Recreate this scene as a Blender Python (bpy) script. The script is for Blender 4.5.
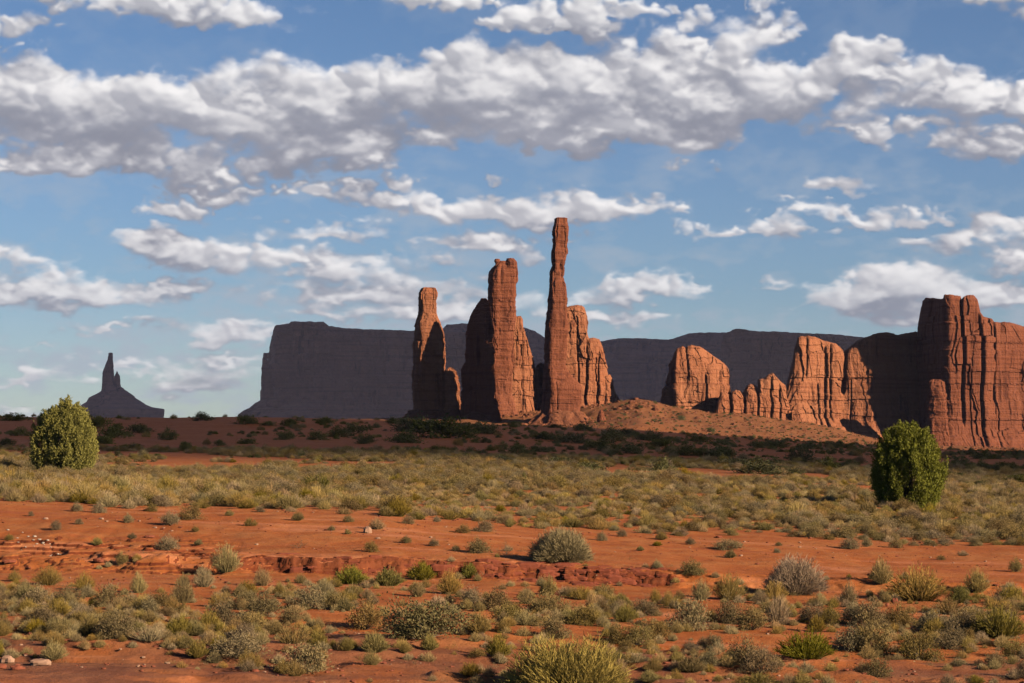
import bpy, math, random
import numpy as np
from mathutils import Vector

# ------------------------------------------------------------------ scene, camera, sky, sun
sc = bpy.context.scene
for o in list(bpy.data.objects):
    bpy.data.objects.remove(o)
C = sc.collection
F = 2310.0            # focal length in picture widths of 1024 steps
HOR = 425.0           # row of the horizon
PITCH = math.atan((HOR - 341.5) / F)

cam_d = bpy.data.cameras.new("camera")
cam_d.sensor_width = 36.0
cam_d.lens = 36.0 * F / 1024.0
cam_d.clip_start = 0.5
cam_d.clip_end = 200000.0
cam = bpy.data.objects.new("camera", cam_d)
C.objects.link(cam)
cam.location = (0, 0, 0)
cam.rotation_euler = (math.pi / 2 + PITCH, 0, 0)
sc.camera = cam

SUN_AZ = math.radians(60)      # to the right of straight behind the camera
SUN_EL = math.radians(22)
SUN = Vector((math.sin(SUN_AZ) * math.cos(SUN_EL), -math.cos(SUN_AZ) * math.cos(SUN_EL), math.sin(SUN_EL)))
SKY_STRENGTH = 0.0385
EXPOSURE = 1.1
SKY_TINT = (0.76, 0.87, 1.02)
SUN_STRENGTH = 5.0

sun_d = bpy.data.lights.new("sun", 'SUN')
sun_d.energy = SUN_STRENGTH
sun_d.angle = math.radians(0.5)
sun_d.color = (1.0, 0.83, 0.62)
sun_o = bpy.data.objects.new("sun", sun_d)
C.objects.link(sun_o)
sun_o.rotation_euler = (-SUN).to_track_quat('-Z', 'Y').to_euler()

sc.view_settings.view_transform = 'Standard'
sc.view_settings.look = 'None'
sc.view_settings.gamma = 1
sc.view_settings.exposure = EXPOSURE
sc.view_settings.use_curve_mapping = False
sc.render.engine = 'CYCLES'
sc.cycles.max_bounces = 6
sc.cycles.diffuse_bounces = 0
sc.cycles.glossy_bounces = 1
sc.cycles.transmission_bounces = 2
sc.cycles.transparent_max_bounces = 4
sc.cycles.volume_bounces = 0
sc.cycles.use_adaptive_sampling = True
sc.cycles.adaptive_threshold = 0.015


class NT:
    """small helper to chain nodes"""
    dim = '3D'

    def __init__(self, tree):
        self.t = tree
        self.n = tree.nodes
        self.l = tree.links

    def node(self, kind, **kw):
        nd = self.n.new(kind)
        for k, v in kw.items():
            setattr(nd, k, v)
        return nd

    def put(self, sock, v):
        if hasattr(v, "is_output"):
            self.l.new(v, sock)
        else:
            sock.default_value = v

    def math(self, op, a, b=None, c=None, clamp=False):
        nd = self.node('ShaderNodeMath', operation=op, use_clamp=clamp)
        self.put(nd.inputs[0], a)
        if b is not None: self.put(nd.inputs[1], b)
        if c is not None: self.put(nd.inputs[2], c)
        return nd.outputs[0]

    def vmath(self, op, a, b=None, c=None):
        nd = self.node('ShaderNodeVectorMath', operation=op)
        self.put(nd.inputs[0], a)
        if b is not None: self.put(nd.inputs[1], b)
        if c is not None: self.put(nd.inputs[2], c)
        return nd.outputs['Value'] if op in ('LENGTH', 'DOT_PRODUCT', 'DISTANCE') else nd.outputs['Vector']

    def noise(self, vec, scale, detail=4.0, rough=0.55, dist=0.0, color=False):
        nd = self.node('ShaderNodeTexNoise', noise_dimensions=self.dim)
        self.put(nd.inputs['Vector'], vec)
        nd.inputs['Scale'].default_value = scale
        nd.inputs['Detail'].default_value = detail
        nd.inputs['Roughness'].default_value = rough
        nd.inputs['Distortion'].default_value = dist
        return nd.outputs['Color'] if color else nd.outputs[0]

    def voro(self, vec, scale, detail=0.0, rough=0.5, feature='F1', smooth=1.0):
        nd = self.node('ShaderNodeTexVoronoi', feature=feature, voronoi_dimensions=self.dim)
        self.put(nd.inputs['Vector'], vec)
        nd.inputs['Scale'].default_value = scale
        if 'Detail' in nd.inputs: nd.inputs['Detail'].default_value = detail
        if 'Roughness' in nd.inputs: nd.inputs['Roughness'].default_value = rough
        if feature == 'SMOOTH_F1': nd.inputs['Smoothness'].default_value = smooth
        return nd.outputs['Distance']

    def rng(self, v, a, b, lo=0.0, hi=1.0, smooth=False):
        nd = self.node('ShaderNodeMapRange', interpolation_type='SMOOTHSTEP' if smooth else 'LINEAR')
        self.put(nd.inputs[0], v)
        for i, x in enumerate((a, b, lo, hi)):
            self.put(nd.inputs[1 + i], x)
        return nd.outputs[0]

    def mix(self, f, a, b, mode='MIX'):
        nd = self.node('ShaderNodeMix', data_type='RGBA', blend_type=mode)
        self.put(nd.inputs[0], f)
        for s, v in ((nd.inputs[6], a), (nd.inputs[7], b)):
            if hasattr(v, "is_output"): self.l.new(v, s)
            else: s.default_value = (*v, 1.0) if len(v) == 3 else v
        return nd.outputs[2]

    def ramp(self, v, stops):
        nd = self.node('ShaderNodeValToRGB')
        e = nd.color_ramp.elements
        while len(e) < len(stops): e.new(0.5)
        for k, (p, c) in enumerate(stops):
            e[k].position = p
            e[k].color = (*c, 1.0)
        self.put(nd.inputs[0], v)
        return nd.outputs[0]


# ------------------------------------------------------------------ world: Nishita sky with cumulus in it
world = bpy.data.worlds.new("World")
sc.world = world
world.use_nodes = True
W = NT(world.node_tree)
W.dim = '2D'
W.n.clear()

# the clouds: soft lobes (column, row, half width, half height, weight) in steps of 1/2310 radian of azimuth and elevation
CLOUDS = [
    (165, 12, 110, 26, .85), (235, 22, 48, 15, .60), (60, -4, 60, 12, .5), (8, 34, 66, 16, .55), (14, 60, 50, 10, .4),
    (40, 100, 120, 44, .78), (60, 130, 110, 40, .80), (170, 112, 120, 46, .82), (215, 132, 120, 40, .86), (95, 166, 125, 26, .84), (20, 150, 70, 30, .7), (300, 106, 120, 46, .86),
    (325, 146, 95, 34, .84), (365, 160, 40, 20, .75), (225, 168, 110, 22, .72), (405, 178, 32, 9, .50),
    (400, 92, 110, 38, .90), (470, 100, 120, 54, .98), (555, 92, 120, 50, .98), (600, 132, 140, 38, 1.0), (655, 72, 60, 44, .84), (690, 48, 22, 16, .6),
    (470, 70, 90, 26, .75), (735, 66, 52, 44, .88), (782, 30, 26, 20, .60), (700, 104, 140, 40, .90), (420, 140, 70, 24, .7),
    (800, 100, 120, 36, .88), (872, 76, 62, 34, .85), (930, 84, 40, 24, .7), (985, 104, 100, 30, .85), (930, 140, 95, 22, .66),
    (1005, 158, 80, 28, .86), (700, 168, 36, 10, .5), (860, 132, 60, 18, .5),
    (440, 0, 100, 14, .7), (595, 18, 115, 22, .80), (520, 28, 60, 9, .5), (760, 4, 30, 8, .3), (955, 0, 150, 18, .85),
    (168, 210, 46, 12, .55), (152, 247, 44, 24, .86), (215, 254, 66, 20, .66), (300, 264, 120, 20, .52), (330, 232, 90, 12, .4),
    (465, 252, 70, 20, .68), (330, 200, 130, 18, .60), (235, 190, 90, 12, .5), 
    (55, 296, 130, 22, .74), (165, 286, 44, 14, .76), (350, 292, 140, 22, .62), (20, 270, 60, 14, .4),
    (525, 214, 140, 22, .68), (610, 206, 60, 20, .70), (630, 288, 78, 17, .74), (490, 177, 24, 7, .5), (560, 240, 60, 10, .35),
    (818, 222, 76, 15, .62), (845, 192, 34, 18, .46), (790, 205, 40, 8, .4), (922, 217, 40, 11, .5), (780, 292, 50, 12, .42), (700, 225, 40, 8, .3),
    (900, 303, 90, 32, .92), (850, 312, 66, 18, .65), (1000, 300, 70, 24, .80), (968, 250, 80, 20, .58),
    (1015, 236, 60, 18, .62), (1015, 268, 60, 16, .6),
    (230, 336, 100, 16, .55), (440, 312, 140, 20, .62), (605, 320, 84, 17, .62), (120, 330, 70, 8, .42), (330, 318, 60, 10, .5),
    (176, 406, 20, 16, .62), (40, 384, 90, 9, .48), (205, 382, 90, 20, .50), (130, 370, 70, 7, .42), (20, 420, 60, 9, .5), (235, 360, 70, 12, .45), (60, 355, 70, 6, .3),
    (-140, 120, 130, 46, .85), (-190, 270, 150, 26, .7), (-120, 20, 110, 22, .7), (1160, 110, 130, 44, .85), (1190, 250, 140, 28, .7), (1130, 20, 120, 20, .6),
    (-150, 350, 140, 18, .5), (1180, 330, 120, 20, .5), (1120, 180, 70, 20, .6),
    (100, -90, 190, 34, .8), (420, -130, 180, 30, .8), (780, -100, 200, 36, .8), (1060, -60, 110, 20, .6), (-110, -120, 130, 30, .7),
]
CLOUDS = [(a, b_, c, d, e + (0.07 if b_ > 180 else 0.0)) for (a, b_, c, d, e) in CLOUDS]
SKY_U0, SKY_U1, SKY_V0, SKY_V1 = -256.0, 1280.0, 0.0, 590.0     # columns; steps above the horizon


def bake_clouds(seed=4, res=0.85, nw=30):
    """march sunlight and sight through a field of cumulus; gives colour (display-linear) and cover"""
    nu, nv = int((SKY_U1 - SKY_U0) * res), int((SKY_V1 - SKY_V0) * res)
    U = np.linspace(SKY_U0, SKY_U1, nu, dtype=np.float32)
    Vv = np.linspace(SKY_V0, SKY_V1, nv, dtype=np.float32)
    rg = np.random.default_rng(seed)
    # noise with a power law, as two independent fields (turbulence and billows)
    nvp = int(nv * 1.5)
    ku = np.fft.fftfreq(nu)[:, None, None] * nu / (nu / res)
    kv = np.fft.fftfreq(nvp)[None, :, None] * nvp / (nvp / res) * 0.75
    kw = np.fft.rfftfreq(nw)[None, None, :] * 0.16 * res
    K = np.sqrt(ku ** 2 + kv ** 2 + kw ** 2).astype(np.float32) * 1000 + 1e-6

    def field(lo, beta):
        sp = (K ** -beta) * np.exp(-(lo / K) ** 2)
        ph = rg.random(K.shape, dtype=np.float32) * (2 * np.pi)
        f = np.fft.irfftn((sp * np.exp(1j * ph)).astype(np.complex64), s=(nu, nvp, nw)).astype(np.float32)
        return f / f.std()
    n1 = field(5.0, 2.30)
    n2 = field(8.0, 2.25)
    # far (low) clouds look smaller and flatter: read the noise faster near the horizon
    g = np.cumsum(1.9 - 1.05 * (Vv / SKY_V1) ** 0.6)
    gi = (g / g[-1] * (nvp - 1)).astype(int)
    # shape
    rgw = np.random.default_rng(seed + 1)
    UU, VV = np.meshgrid(U, Vv, indexing='ij')
    wu = n1[:, gi, 0] * 10.0
    wv = n1[:, gi, nw // 2] * 6.5
    L = np.full(UU.shape, -1.2, np.float32)
    for (cx, cy, rx, ry, w) in CLOUDS:
        x = (UU + wu - cx) / rx
        y = (VV + wv - (HOR - cy)) / ry
        y = np.where(y < 0, -y * 1.5, y * 0.95)
        L = np.logaddexp(L * 9, (w - (w + 0.10) * np.sqrt(x * x + y * y)) * 9) / 9
    # billows: every lobe is heaped up from rounded puffs
    du = (SKY_U1 - SKY_U0) / (nu - 1)
    H = np.full(UU.shape, -40.0, np.float32)
    Pf = np.full(UU.shape, -1.0, np.float32)
    UW, VW = UU + wu * 0.55 + n2[:, gi, 1] * 1.6, VV + wv * 0.6 + n2[:, gi, 5] * 1.4
    for (cx, cy, rx, ry, w) in CLOUDS:
        cnt = int(4 + 0.9 * rx * ry / max(ry, 14) ** 1.0 / 7.0)
        for q in range(cnt * 2):
            a = rgw.uniform(-1, 1)
            prof = math.sqrt(max(0.0, 1 - a * a))
            hgt = rgw.uniform(-0.55, 0.80) * prof
            R = ry * rgw.uniform(0.26, 0.62) * (0.45 + 0.55 * prof) * (1.0 if hgt < 0.3 else 0.75)
            px_, pv = cx + a * rx * 0.95, HOR - cy + hgt * ry
            zc = rgw.uniform(-0.35, 0.45) * ry
            i0, i1 = int((px_ - R - 40 - SKY_U0) / du), int((px_ + R + 40 - SKY_U0) / du)
            j0, j1 = int((pv - R - 26 - SKY_V0) / du), int((pv + R + 26 - SKY_V0) / du)
            i0, i1, j0, j1 = max(i0, 0), min(i1, nu), max(j0, 0), min(j1, nv)
            if i1 <= i0 or j1 <= j0: continue
            r2 = ((UW[i0:i1, j0:j1] - px_) / 1.25) ** 2 + (VW[i0:i1, j0:j1] - pv) ** 2
            hh = zc + np.sqrt(np.maximum(R * R - r2, 0)) - np.maximum(r2 - R * R, 0) / R
            H[i0:i1, j0:j1] = np.maximum(H[i0:i1, j0:j1], hh)
            Pf[i0:i1, j0:j1] = np.maximum(Pf[i0:i1, j0:j1], w * (1 - r2 / (R * R)))
    Pf = np.maximum(Pf, -1.0)
    H = H + 2.2 * n1[:, gi, 2] - 2.0 * np.abs(n2[:, gi, 7])

    def soft(a, n):
        for ax in (0, 1):
            for _ in range(n):
                a = (np.roll(a, 1, ax) + 2 * a + np.roll(a, -1, ax)) / 4
        return a
    Hs = soft(H, 6)
    gu, gv = np.gradient(Hs, du)
    gl = np.sqrt(gu ** 2 + gv ** 2 + 1)
    puff_lit = np.clip((-gu * 0.46 - gv * 0.70 + 0.54) / gl, 0, 1)
    hi = np.clip((Vv - 70.0) / 200.0, 0.0, 1.0)[None, :]
    L = np.maximum(L, -1.2) * (0.96 - 0.22 * hi) + np.clip(Pf, -0.7, 1) * (0.10 + 0.24 * hi)
    sun = np.array([0.50, 0.74, -0.44])
    stepw = 3.2                                    # picture steps per slice of depth
    su, sv = -sun[0] / -sun[2] * stepw * res, -sun[1] / -sun[2] * stepw * res
    A = np.zeros(UU.shape, np.float32)
    Tv = np.ones(UU.shape, np.float32)
    Cs = np.zeros(UU.shape + (3,), np.float32)
    height = np.clip(L, 0, 1)
    sunc, skyc = np.array([1.36, 1.28, 1.14], np.float32), np.array([0.265, 0.285, 0.355], np.float32)

    def shift(a, dx, dy):
        # bilinear move by (dx, dy) cells
        ix, iy = math.floor(dx), math.floor(dy)
        fx, fy = dx - ix, dy - iy
        def sh(i, j):
            return np.roll(np.roll(a, i, 0), j, 1)
        return (sh(ix, iy) * (1 - fx) * (1 - fy) + sh(ix + 1, iy) * fx * (1 - fy) + sh(ix, iy + 1) * (1 - fx) * fy + sh(ix + 1, iy + 1) * fx * fy)
    # undersides: where the body thickens upwards it turns its base to the viewer
    def up(a, n):
        n = int(n * res)
        return np.concatenate([a[:, n:], np.repeat(a[:, -1:], n, 1)], 1)
    D2 = L * 1.2 + 0.15 * n1[:, gi, nw // 3] - 0.06 * np.abs(n2[:, gi, nw // 3])
    gr = 0.62 * (up(D2, 7) - D2) + 0.50 * (up(D2, 22) - D2) + 0.34 * (up(L, 34) - L)
    side = np.roll(D2, -int(10 * res), 0) - D2
    gr = gr + 0.22 * side
    gr = gr + 0.16 * (np.clip(L, 0, 1) - 0.35)
    facing = np.clip(0.50 - 1.25 * gr, 0.0, 1.0)
    facing = facing * facing * (3 - 2 * facing)
    facing = facing * (1.0 - (0.35 + 0.31 * hi) + (0.45 + 0.43 * hi) * puff_lit)
    ws = np.linspace(-1, 1, nw)
    for k in range(nw):
        nz = 0.24 * n1[:, gi, k] + 0.22 * (0.66 - np.abs(n2[:, gi, k]))
        dn = L * 1.20 - 0.14 - 0.65 * ws[k] ** 2 + nz
        rho = np.clip(dn * 1.9, 0, 1) ** 1.25
        tau = rho * 0.30
        a = 1 - np.exp(-tau)
        lit = 0.74 * np.exp(-A * 1.25) + 0.26 * np.exp(-A * 0.22)
        col = sunc * (lit * (0.14 + 0.86 * facing))[..., None] * 0.45 + skyc * (0.78 + 0.22 * np.exp(-A * 0.35))[..., None]
        Cs += (Tv * a)[..., None] * col
        Tv *= 1 - a
        A = shift(A + tau * 0.9, su, sv)
    al = 1 - Tv
    Cc = Cs / np.maximum(al, 1e-4)[..., None]
    al = np.clip(al * 1.06, 0, 1)
    al = al * (0.72 + 0.28 * np.clip(Vv / 190.0, 0, 1))[None, :]
    # thin veils between the cumulus, mostly low down
    vn = np.clip(0.42 * n1[:, gi, 3] + 0.25 * np.abs(n2[:, gi, 3]) + 0.35 * np.clip(L + 0.5, 0, 1) - 0.15, 0, 1) * np.clip(1.15 - Vv / 330.0, 0.15, 1)[None, :] * 0.75
    vc = np.array([0.40, 0.465, 0.545], np.float32)
    na = al + vn * (1 - al)
    Cc = (Cc * al[..., None] + vc * (vn * (1 - al))[..., None]) / np.maximum(na, 1e-4)[..., None]
    al = na
    return np.concatenate([Cc, al[..., None]], -1).transpose(1, 0, 2)      # rows from the horizon up


def build_world():
    px = bake_clouds()
    h, w = px.shape[:2]
    im = bpy.data.images.new("cumulus_field", w, h, alpha=True, float_buffer=True)
    im.colorspace_settings.name = 'Non-Color'
    im.alpha_mode = 'CHANNEL_PACKED'
    im.pixels.foreach_set(np.ascontiguousarray(px, dtype=np.float32).ravel())
    im.pack()
    tc = W.node('ShaderNodeTexCoord')
    sep = W.node('ShaderNodeSeparateXYZ')
    W.l.new(W.vmath('NORMALIZE', tc.outputs['Generated']), sep.inputs[0])
    az = W.math('ARCTAN2', sep.outputs[0], sep.outputs[1])
    el = W.math('ARCSINE', sep.outputs[2])
    comb = W.node('ShaderNodeCombineXYZ')
    su, sv = SKY_U1 - SKY_U0, SKY_V1 - SKY_V0
    W.l.new(W.math('MULTIPLY_ADD', az, F / su, (512 - SKY_U0) / su), comb.inputs[0])
    W.l.new(W.math('MULTIPLY', el, F / sv), comb.inputs[1])
    tx = W.node('ShaderNodeTexImage', image=im, extension='CLIP', interpolation='Cubic')
    W.l.new(comb.outputs[0], tx.inputs[0])
    sky = W.node('ShaderNodeTexSky', sky_type='NISHITA')
    sky.sun_disc = False
    sky.sun_elevation = SUN_EL
    sky.sun_rotation = math.pi - SUN_AZ
    sky.altitude = 1600
    sky.air_density = 1.0
    sky.dust_density = 0.15
    sky.ozone_density = 3.0
    SK = 1.0 / SKY_STRENGTH / 2 ** EXPOSURE
    skyc = W.mix(1.0, sky.outputs[0], SKY_TINT, 'MULTIPLY')
    cl = W.mix(1.0, tx.outputs[0], (SK, SK, SK), 'MULTIPLY')
    col = W.mix(tx.outputs[1], skyc, cl)
    bg = W.node('ShaderNodeBackground')
    W.l.new(col, bg.inputs[0])
    bg.inputs[1].default_value = SKY_STRENGTH
    out = W.node('ShaderNodeOutputWorld')
    W.l.new(bg.outputs[0], out.inputs[0])


build_world()
world.cycles.sampling_method = 'MANUAL'
world.cycles.sample_map_resolution = 512

# ------------------------------------------------------------------ helpers
rng = np.random.default_rng(7)
random.seed(7)


def tag(o, label=None, cat=None, group=None, kind=None):
    if label: o['label'] = label
    if cat: o['category'] = cat
    if group: o['group'] = group
    if kind: o['kind'] = kind
    return o


def empty(name, loc=(0, 0, 0)):
    o = bpy.data.objects.new(name, None)
    o.location = loc
    o.empty_display_size = 0.2
    C.objects.link(o)
    return o


def mesh_from(name, V, Fq, mats, smooth=False, tris=None, mat_idx=None):
    """V (n,3); Fq (m,4) quads; tris (k,3)"""
    me = bpy.data.meshes.new(name)
    V = np.asarray(V, np.float32)
    Fq = np.zeros((0, 4), np.int32) if Fq is None else np.asarray(Fq, np.int32)
    T = np.zeros((0, 3), np.int32) if tris is None else np.asarray(tris, np.int32)
    nq, nt = len(Fq), len(T)
    me.vertices.add(len(V))
    me.vertices.foreach_set("co", V.ravel())
    me.loops.add(nq * 4 + nt * 3)
    me.loops.foreach_set("vertex_index", np.concatenate([Fq.ravel(), T.ravel()]).astype(np.int32))
    me.polygons.add(nq + nt)
    st = np.concatenate([np.arange(nq) * 4, nq * 4 + np.arange(nt) * 3]).astype(np.int32)
    me.polygons.foreach_set("loop_start", st)
    for m in (mats if isinstance(mats, (list, tuple)) else [mats]):
        me.materials.append(m)
    if mat_idx is not None:
        me.polygons.foreach_set("material_index", np.asarray(mat_idx, np.int32))
    me.polygons.foreach_set("use_smooth", np.full(nq + nt, smooth, bool))
    me.update(calc_edges=True)
    me.validate()
    return me


def obj(name, me, parent=None, loc=None):
    o = bpy.data.objects.new(name, me)
    C.objects.link(o)
    if parent is not None: o.parent = parent
    if loc is not None: o.location = loc
    return o


def z_at(py, Y):
    return np.tan(PITCH + np.arctan((341.5 - np.asarray(py, float)) / F)) * Y


def x_at(px, Y):
    return (np.asarray(px, float) - 512.0) / F * Y


def row_of(z, Y):
    return 341.5 - F * np.tan(np.arctan2(z, Y) - PITCH)


def _h(ix, iy, iz, seed):
    n = (ix * 374761393 + iy * 668265263 + iz * 2147483647 + seed * 1274126177) & 0xffffffff
    n = ((n ^ (n >> 13)) * 1274126177) & 0xffffffff
    n = ((n ^ (n >> 16)) * 2246822519) & 0xffffffff
    return ((n ^ (n >> 15)) & 0xffffff) / float(0xffffff) * 2 - 1


def vnoise(x, y, z, seed=0):
    x, y, z = np.broadcast_arrays(np.asarray(x, float), np.asarray(y, float), np.asarray(z, float))
    fx, fy, fz = np.floor(x), np.floor(y), np.floor(z)
    ix, iy, iz = fx.astype(np.int64), fy.astype(np.int64), fz.astype(np.int64)
    tx, ty, tz = x - fx, y - fy, z - fz
    tx, ty, tz = [t * t * t * (t * (t * 6 - 15) + 10) for t in (tx, ty, tz)]
    r = 0
    for a in (0, 1):
        wa = tx if a else 1 - tx
        for b in (0, 1):
            wb = ty if b else 1 - ty
            for c in (0, 1):
                wc = tz if c else 1 - tz
                r = r + wa * wb * wc * _h(ix + a, iy + b, iz + c, seed)
    return r


def fbm(x, y, z, octv=4, seed=0, gain=0.5, lac=2.03):
    a, s, t = 1.0, 0.0, 0.0
    for k in range(octv):
        s = s + a * vnoise(x, y, z, seed + k * 17)
        t += a
        x, y, z = np.asarray(x) * lac + 3.1, np.asarray(y) * lac + 1.7, np.asarray(z) * lac + 5.3
        a *= gain
    return s / t


def sstep(a, b, x):
    t = np.clip((x - a) / (b - a), 0, 1)
    return t * t * (3 - 2 * t)


# ------------------------------------------------------------------ materials
def new_mat(name):
    m = bpy.data.materials.new(name)
    m.use_nodes = True
    t = NT(m.node_tree)
    b = m.node_tree.nodes["Principled BSDF"]
    b.inputs['Roughness'].default_value = 0.9
    b.inputs['Specular IOR Level'].default_value = 0.12
    return m, t, b


def bump(t, b, h, strength, dist):
    nd = t.node('ShaderNodeBump')
    nd.inputs['Strength'].default_value = strength
    nd.inputs['Distance'].default_value = dist
    t.l.new(h, nd.inputs['Height'])
    t.l.new(nd.outputs[0], b.inputs['Normal'])


def sandstone(name, base, dark, pale, scale=1.0, varnish=0.6):
    m, t, b = new_mat(name)
    geo = t.node('ShaderNodeNewGeometry')
    P = geo.outputs['Position']
    big = t.noise(P, 0.035 * scale, 5, 0.6)
    strata = t.noise(t.vmath('MULTIPLY', P, (0.012, 0.012, 0.55)), scale, 5, 0.62)
    streak = t.noise(t.vmath('MULTIPLY', P, (0.30, 0.30, 0.014)), scale, 5, 0.6, 0.4)
    fine = t.noise(P, 0.7 * scale, 6, 0.65)
    c = t.mix(t.rng(big, 0.3, 0.7), base, pale)
    c = t.mix(t.math('MULTIPLY', t.rng(strata, 0.50, 0.66, 0, 1, True), 0.55), c, dark)
    c = t.mix(t.math('MULTIPLY', t.rng(strata, 0.47, 0.34, 0, 1, True), 0.35), c, pale)
    gate = t.rng(t.noise(P, 0.05 * scale, 3, 0.5), 0.42, 0.62, 0, 1, True)
    c = t.mix(t.math('MULTIPLY', t.math('MULTIPLY', t.rng(streak, 0.47, 0.64, 0, 1, True), gate), varnish), c,
              tuple(0.42 * d for d in dark))
    c = t.mix(t.rng(fine, 0.35, 0.7, 0.0, 0.35), c, dark)
    t.l.new(c, b.inputs['Base Color'])
    h = t.math('ADD', t.math('MULTIPLY', strata, 0.9), t.math('ADD', t.math('MULTIPLY', streak, 0.8), t.math('MULTIPLY', fine, 0.5)))
    bump(t, b, h, 0.75, 1.8 / scale)
    return m


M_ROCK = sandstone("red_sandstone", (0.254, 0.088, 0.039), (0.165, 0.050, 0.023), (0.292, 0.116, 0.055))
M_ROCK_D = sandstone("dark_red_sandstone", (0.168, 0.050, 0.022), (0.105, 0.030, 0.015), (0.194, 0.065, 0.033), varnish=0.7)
M_FAR_SHADED = sandstone("far_shaded_sandstone", (0.095, 0.040, 0.028), (0.030, 0.013, 0.011), (0.215, 0.092, 0.062), 0.30, 0.95)  # same sandstone darkened: cloud shade over the far mesas is in the colour


def talus_mat():
    m, t, b = new_mat("talus_rubble")
    P = t.node('ShaderNodeNewGeometry').outputs['Position']
    n = t.noise(P, 0.12, 6, 0.65)
    f = t.noise(P, 0.9, 5, 0.7)
    c = t.mix(t.rng(n, 0.35, 0.65), (0.164, 0.057, 0.027), (0.225, 0.083, 0.039))
    c = t.mix(t.rng(f, 0.4, 0.65, 0, 0.6), c, (0.122, 0.040, 0.020))
    t.l.new(c, b.inputs['Base Color'])
    bump(t, b, t.math('ADD', n, f), 0.8, 1.2)
    return m


M_TALUS = talus_mat()


def ground_mat():
    m, t, b = new_mat("red_desert_sand")
    P = t.node('ShaderNodeNewGeometry').outputs['Position']
    sx = t.node('ShaderNodeSeparateXYZ')
    t.l.new(P, sx.inputs[0])
    n1 = t.noise(P, 0.10, 5, 0.6)
    n2 = t.noise(P, 0.9, 6, 0.62)
    n3 = t.noise(P, 9.0, 5, 0.7)
    lay = t.noise(t.vmath('MULTIPLY', P, (0.25, 0.25, 11.0)), 1.0, 4, 0.6)
    c = t.mix(t.rng(n1, 0.3, 0.7), (0.257, 0.070, 0.017), (0.308, 0.090, 0.022))
    c = t.mix(t.rng(n2, 0.42, 0.68, 0, 0.8, True), c, (0.322, 0.120, 0.038))
    c = t.mix(t.rng(n2, 0.48, 0.28, 0, 0.5, True), c, (0.194, 0.048, 0.015))
    dust = t.noise(t.vmath('MULTIPLY', P, (0.12, 0.55, 1.0)), 1.0, 5, 0.62, 0.6)
    c = t.mix(t.rng(dust, 0.52, 0.70, 0, 0.55, True), c, (0.498, 0.189, 0.093))
    c = t.mix(t.rng(dust, 0.44, 0.30, 0, 0.45, True), c, (0.244, 0.058, 0.025))
    # bare rock shows where the cut bank and the ledges are steep
    geo = t.node('ShaderNodeNewGeometry')
    sn = t.node('ShaderNodeSeparateXYZ')
    t.l.new(geo.outputs['True Normal'], sn.inputs[0])
    steep = t.rng(sn.outputs[2], 0.90, 0.62, 0, 1, True)
    lc = t.mix(t.rng(lay, 0.42, 0.58, 0, 1, True), (0.125, 0.028, 0.010), (0.151, 0.041, 0.016))
    c = t.mix(steep, c, lc)
    # slickrock flat nearest the camera, a duller purple red
    flat = t.math('MULTIPLY', t.rng(sx.outputs[1], 44.0, 41.5, 0, 1, True), t.rng(t.noise(P, 0.35, 4, 0.6), 0.36, 0.54, 0.25, 1, True))
    c = t.mix(t.math('MULTIPLY', flat, 0.9), c, t.mix(t.rng(n2, 0.35, 0.65), (0.137, 0.048, 0.024), (0.197, 0.078, 0.037)))
    c = t.mix(t.rng(n3, 0.5, 0.75, 0, 0.35), c, (0.165, 0.055, 0.020))
    # far talus and plain: paler rubble
    far = t.rng(sx.outputs[1], 900.0, 1080.0, 0, 1, True)
    tal = t.mix(t.rng(t.noise(P, 0.35, 6, 0.7), 0.38, 0.62), (0.155, 0.055, 0.021), (0.215, 0.085, 0.033))
    c = t.mix(far, c, tal)
    # grit
    peb = t.voro(P, 6.0)
    gate = t.rng(t.noise(P, 0.7, 3, 0.5), 0.55, 0.66, 0, 1, True)
    c = t.mix(t.math('MULTIPLY', t.math('MULTIPLY', t.rng(peb, 0.13, 0.09, 0, 1), gate), 0.8), c, (0.343, 0.275, 0.152))
    t.l.new(c, b.inputs['Base Color'])
    h = t.math('ADD', t.math('MULTIPLY', n2, 0.35), t.math('ADD', t.math('MULTIPLY', n3, 0.10), t.math('MULTIPLY', lay, 0.10)))
    bump(t, b, h, 0.85, 0.30)
    return m


M_GROUND = ground_mat()


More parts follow.
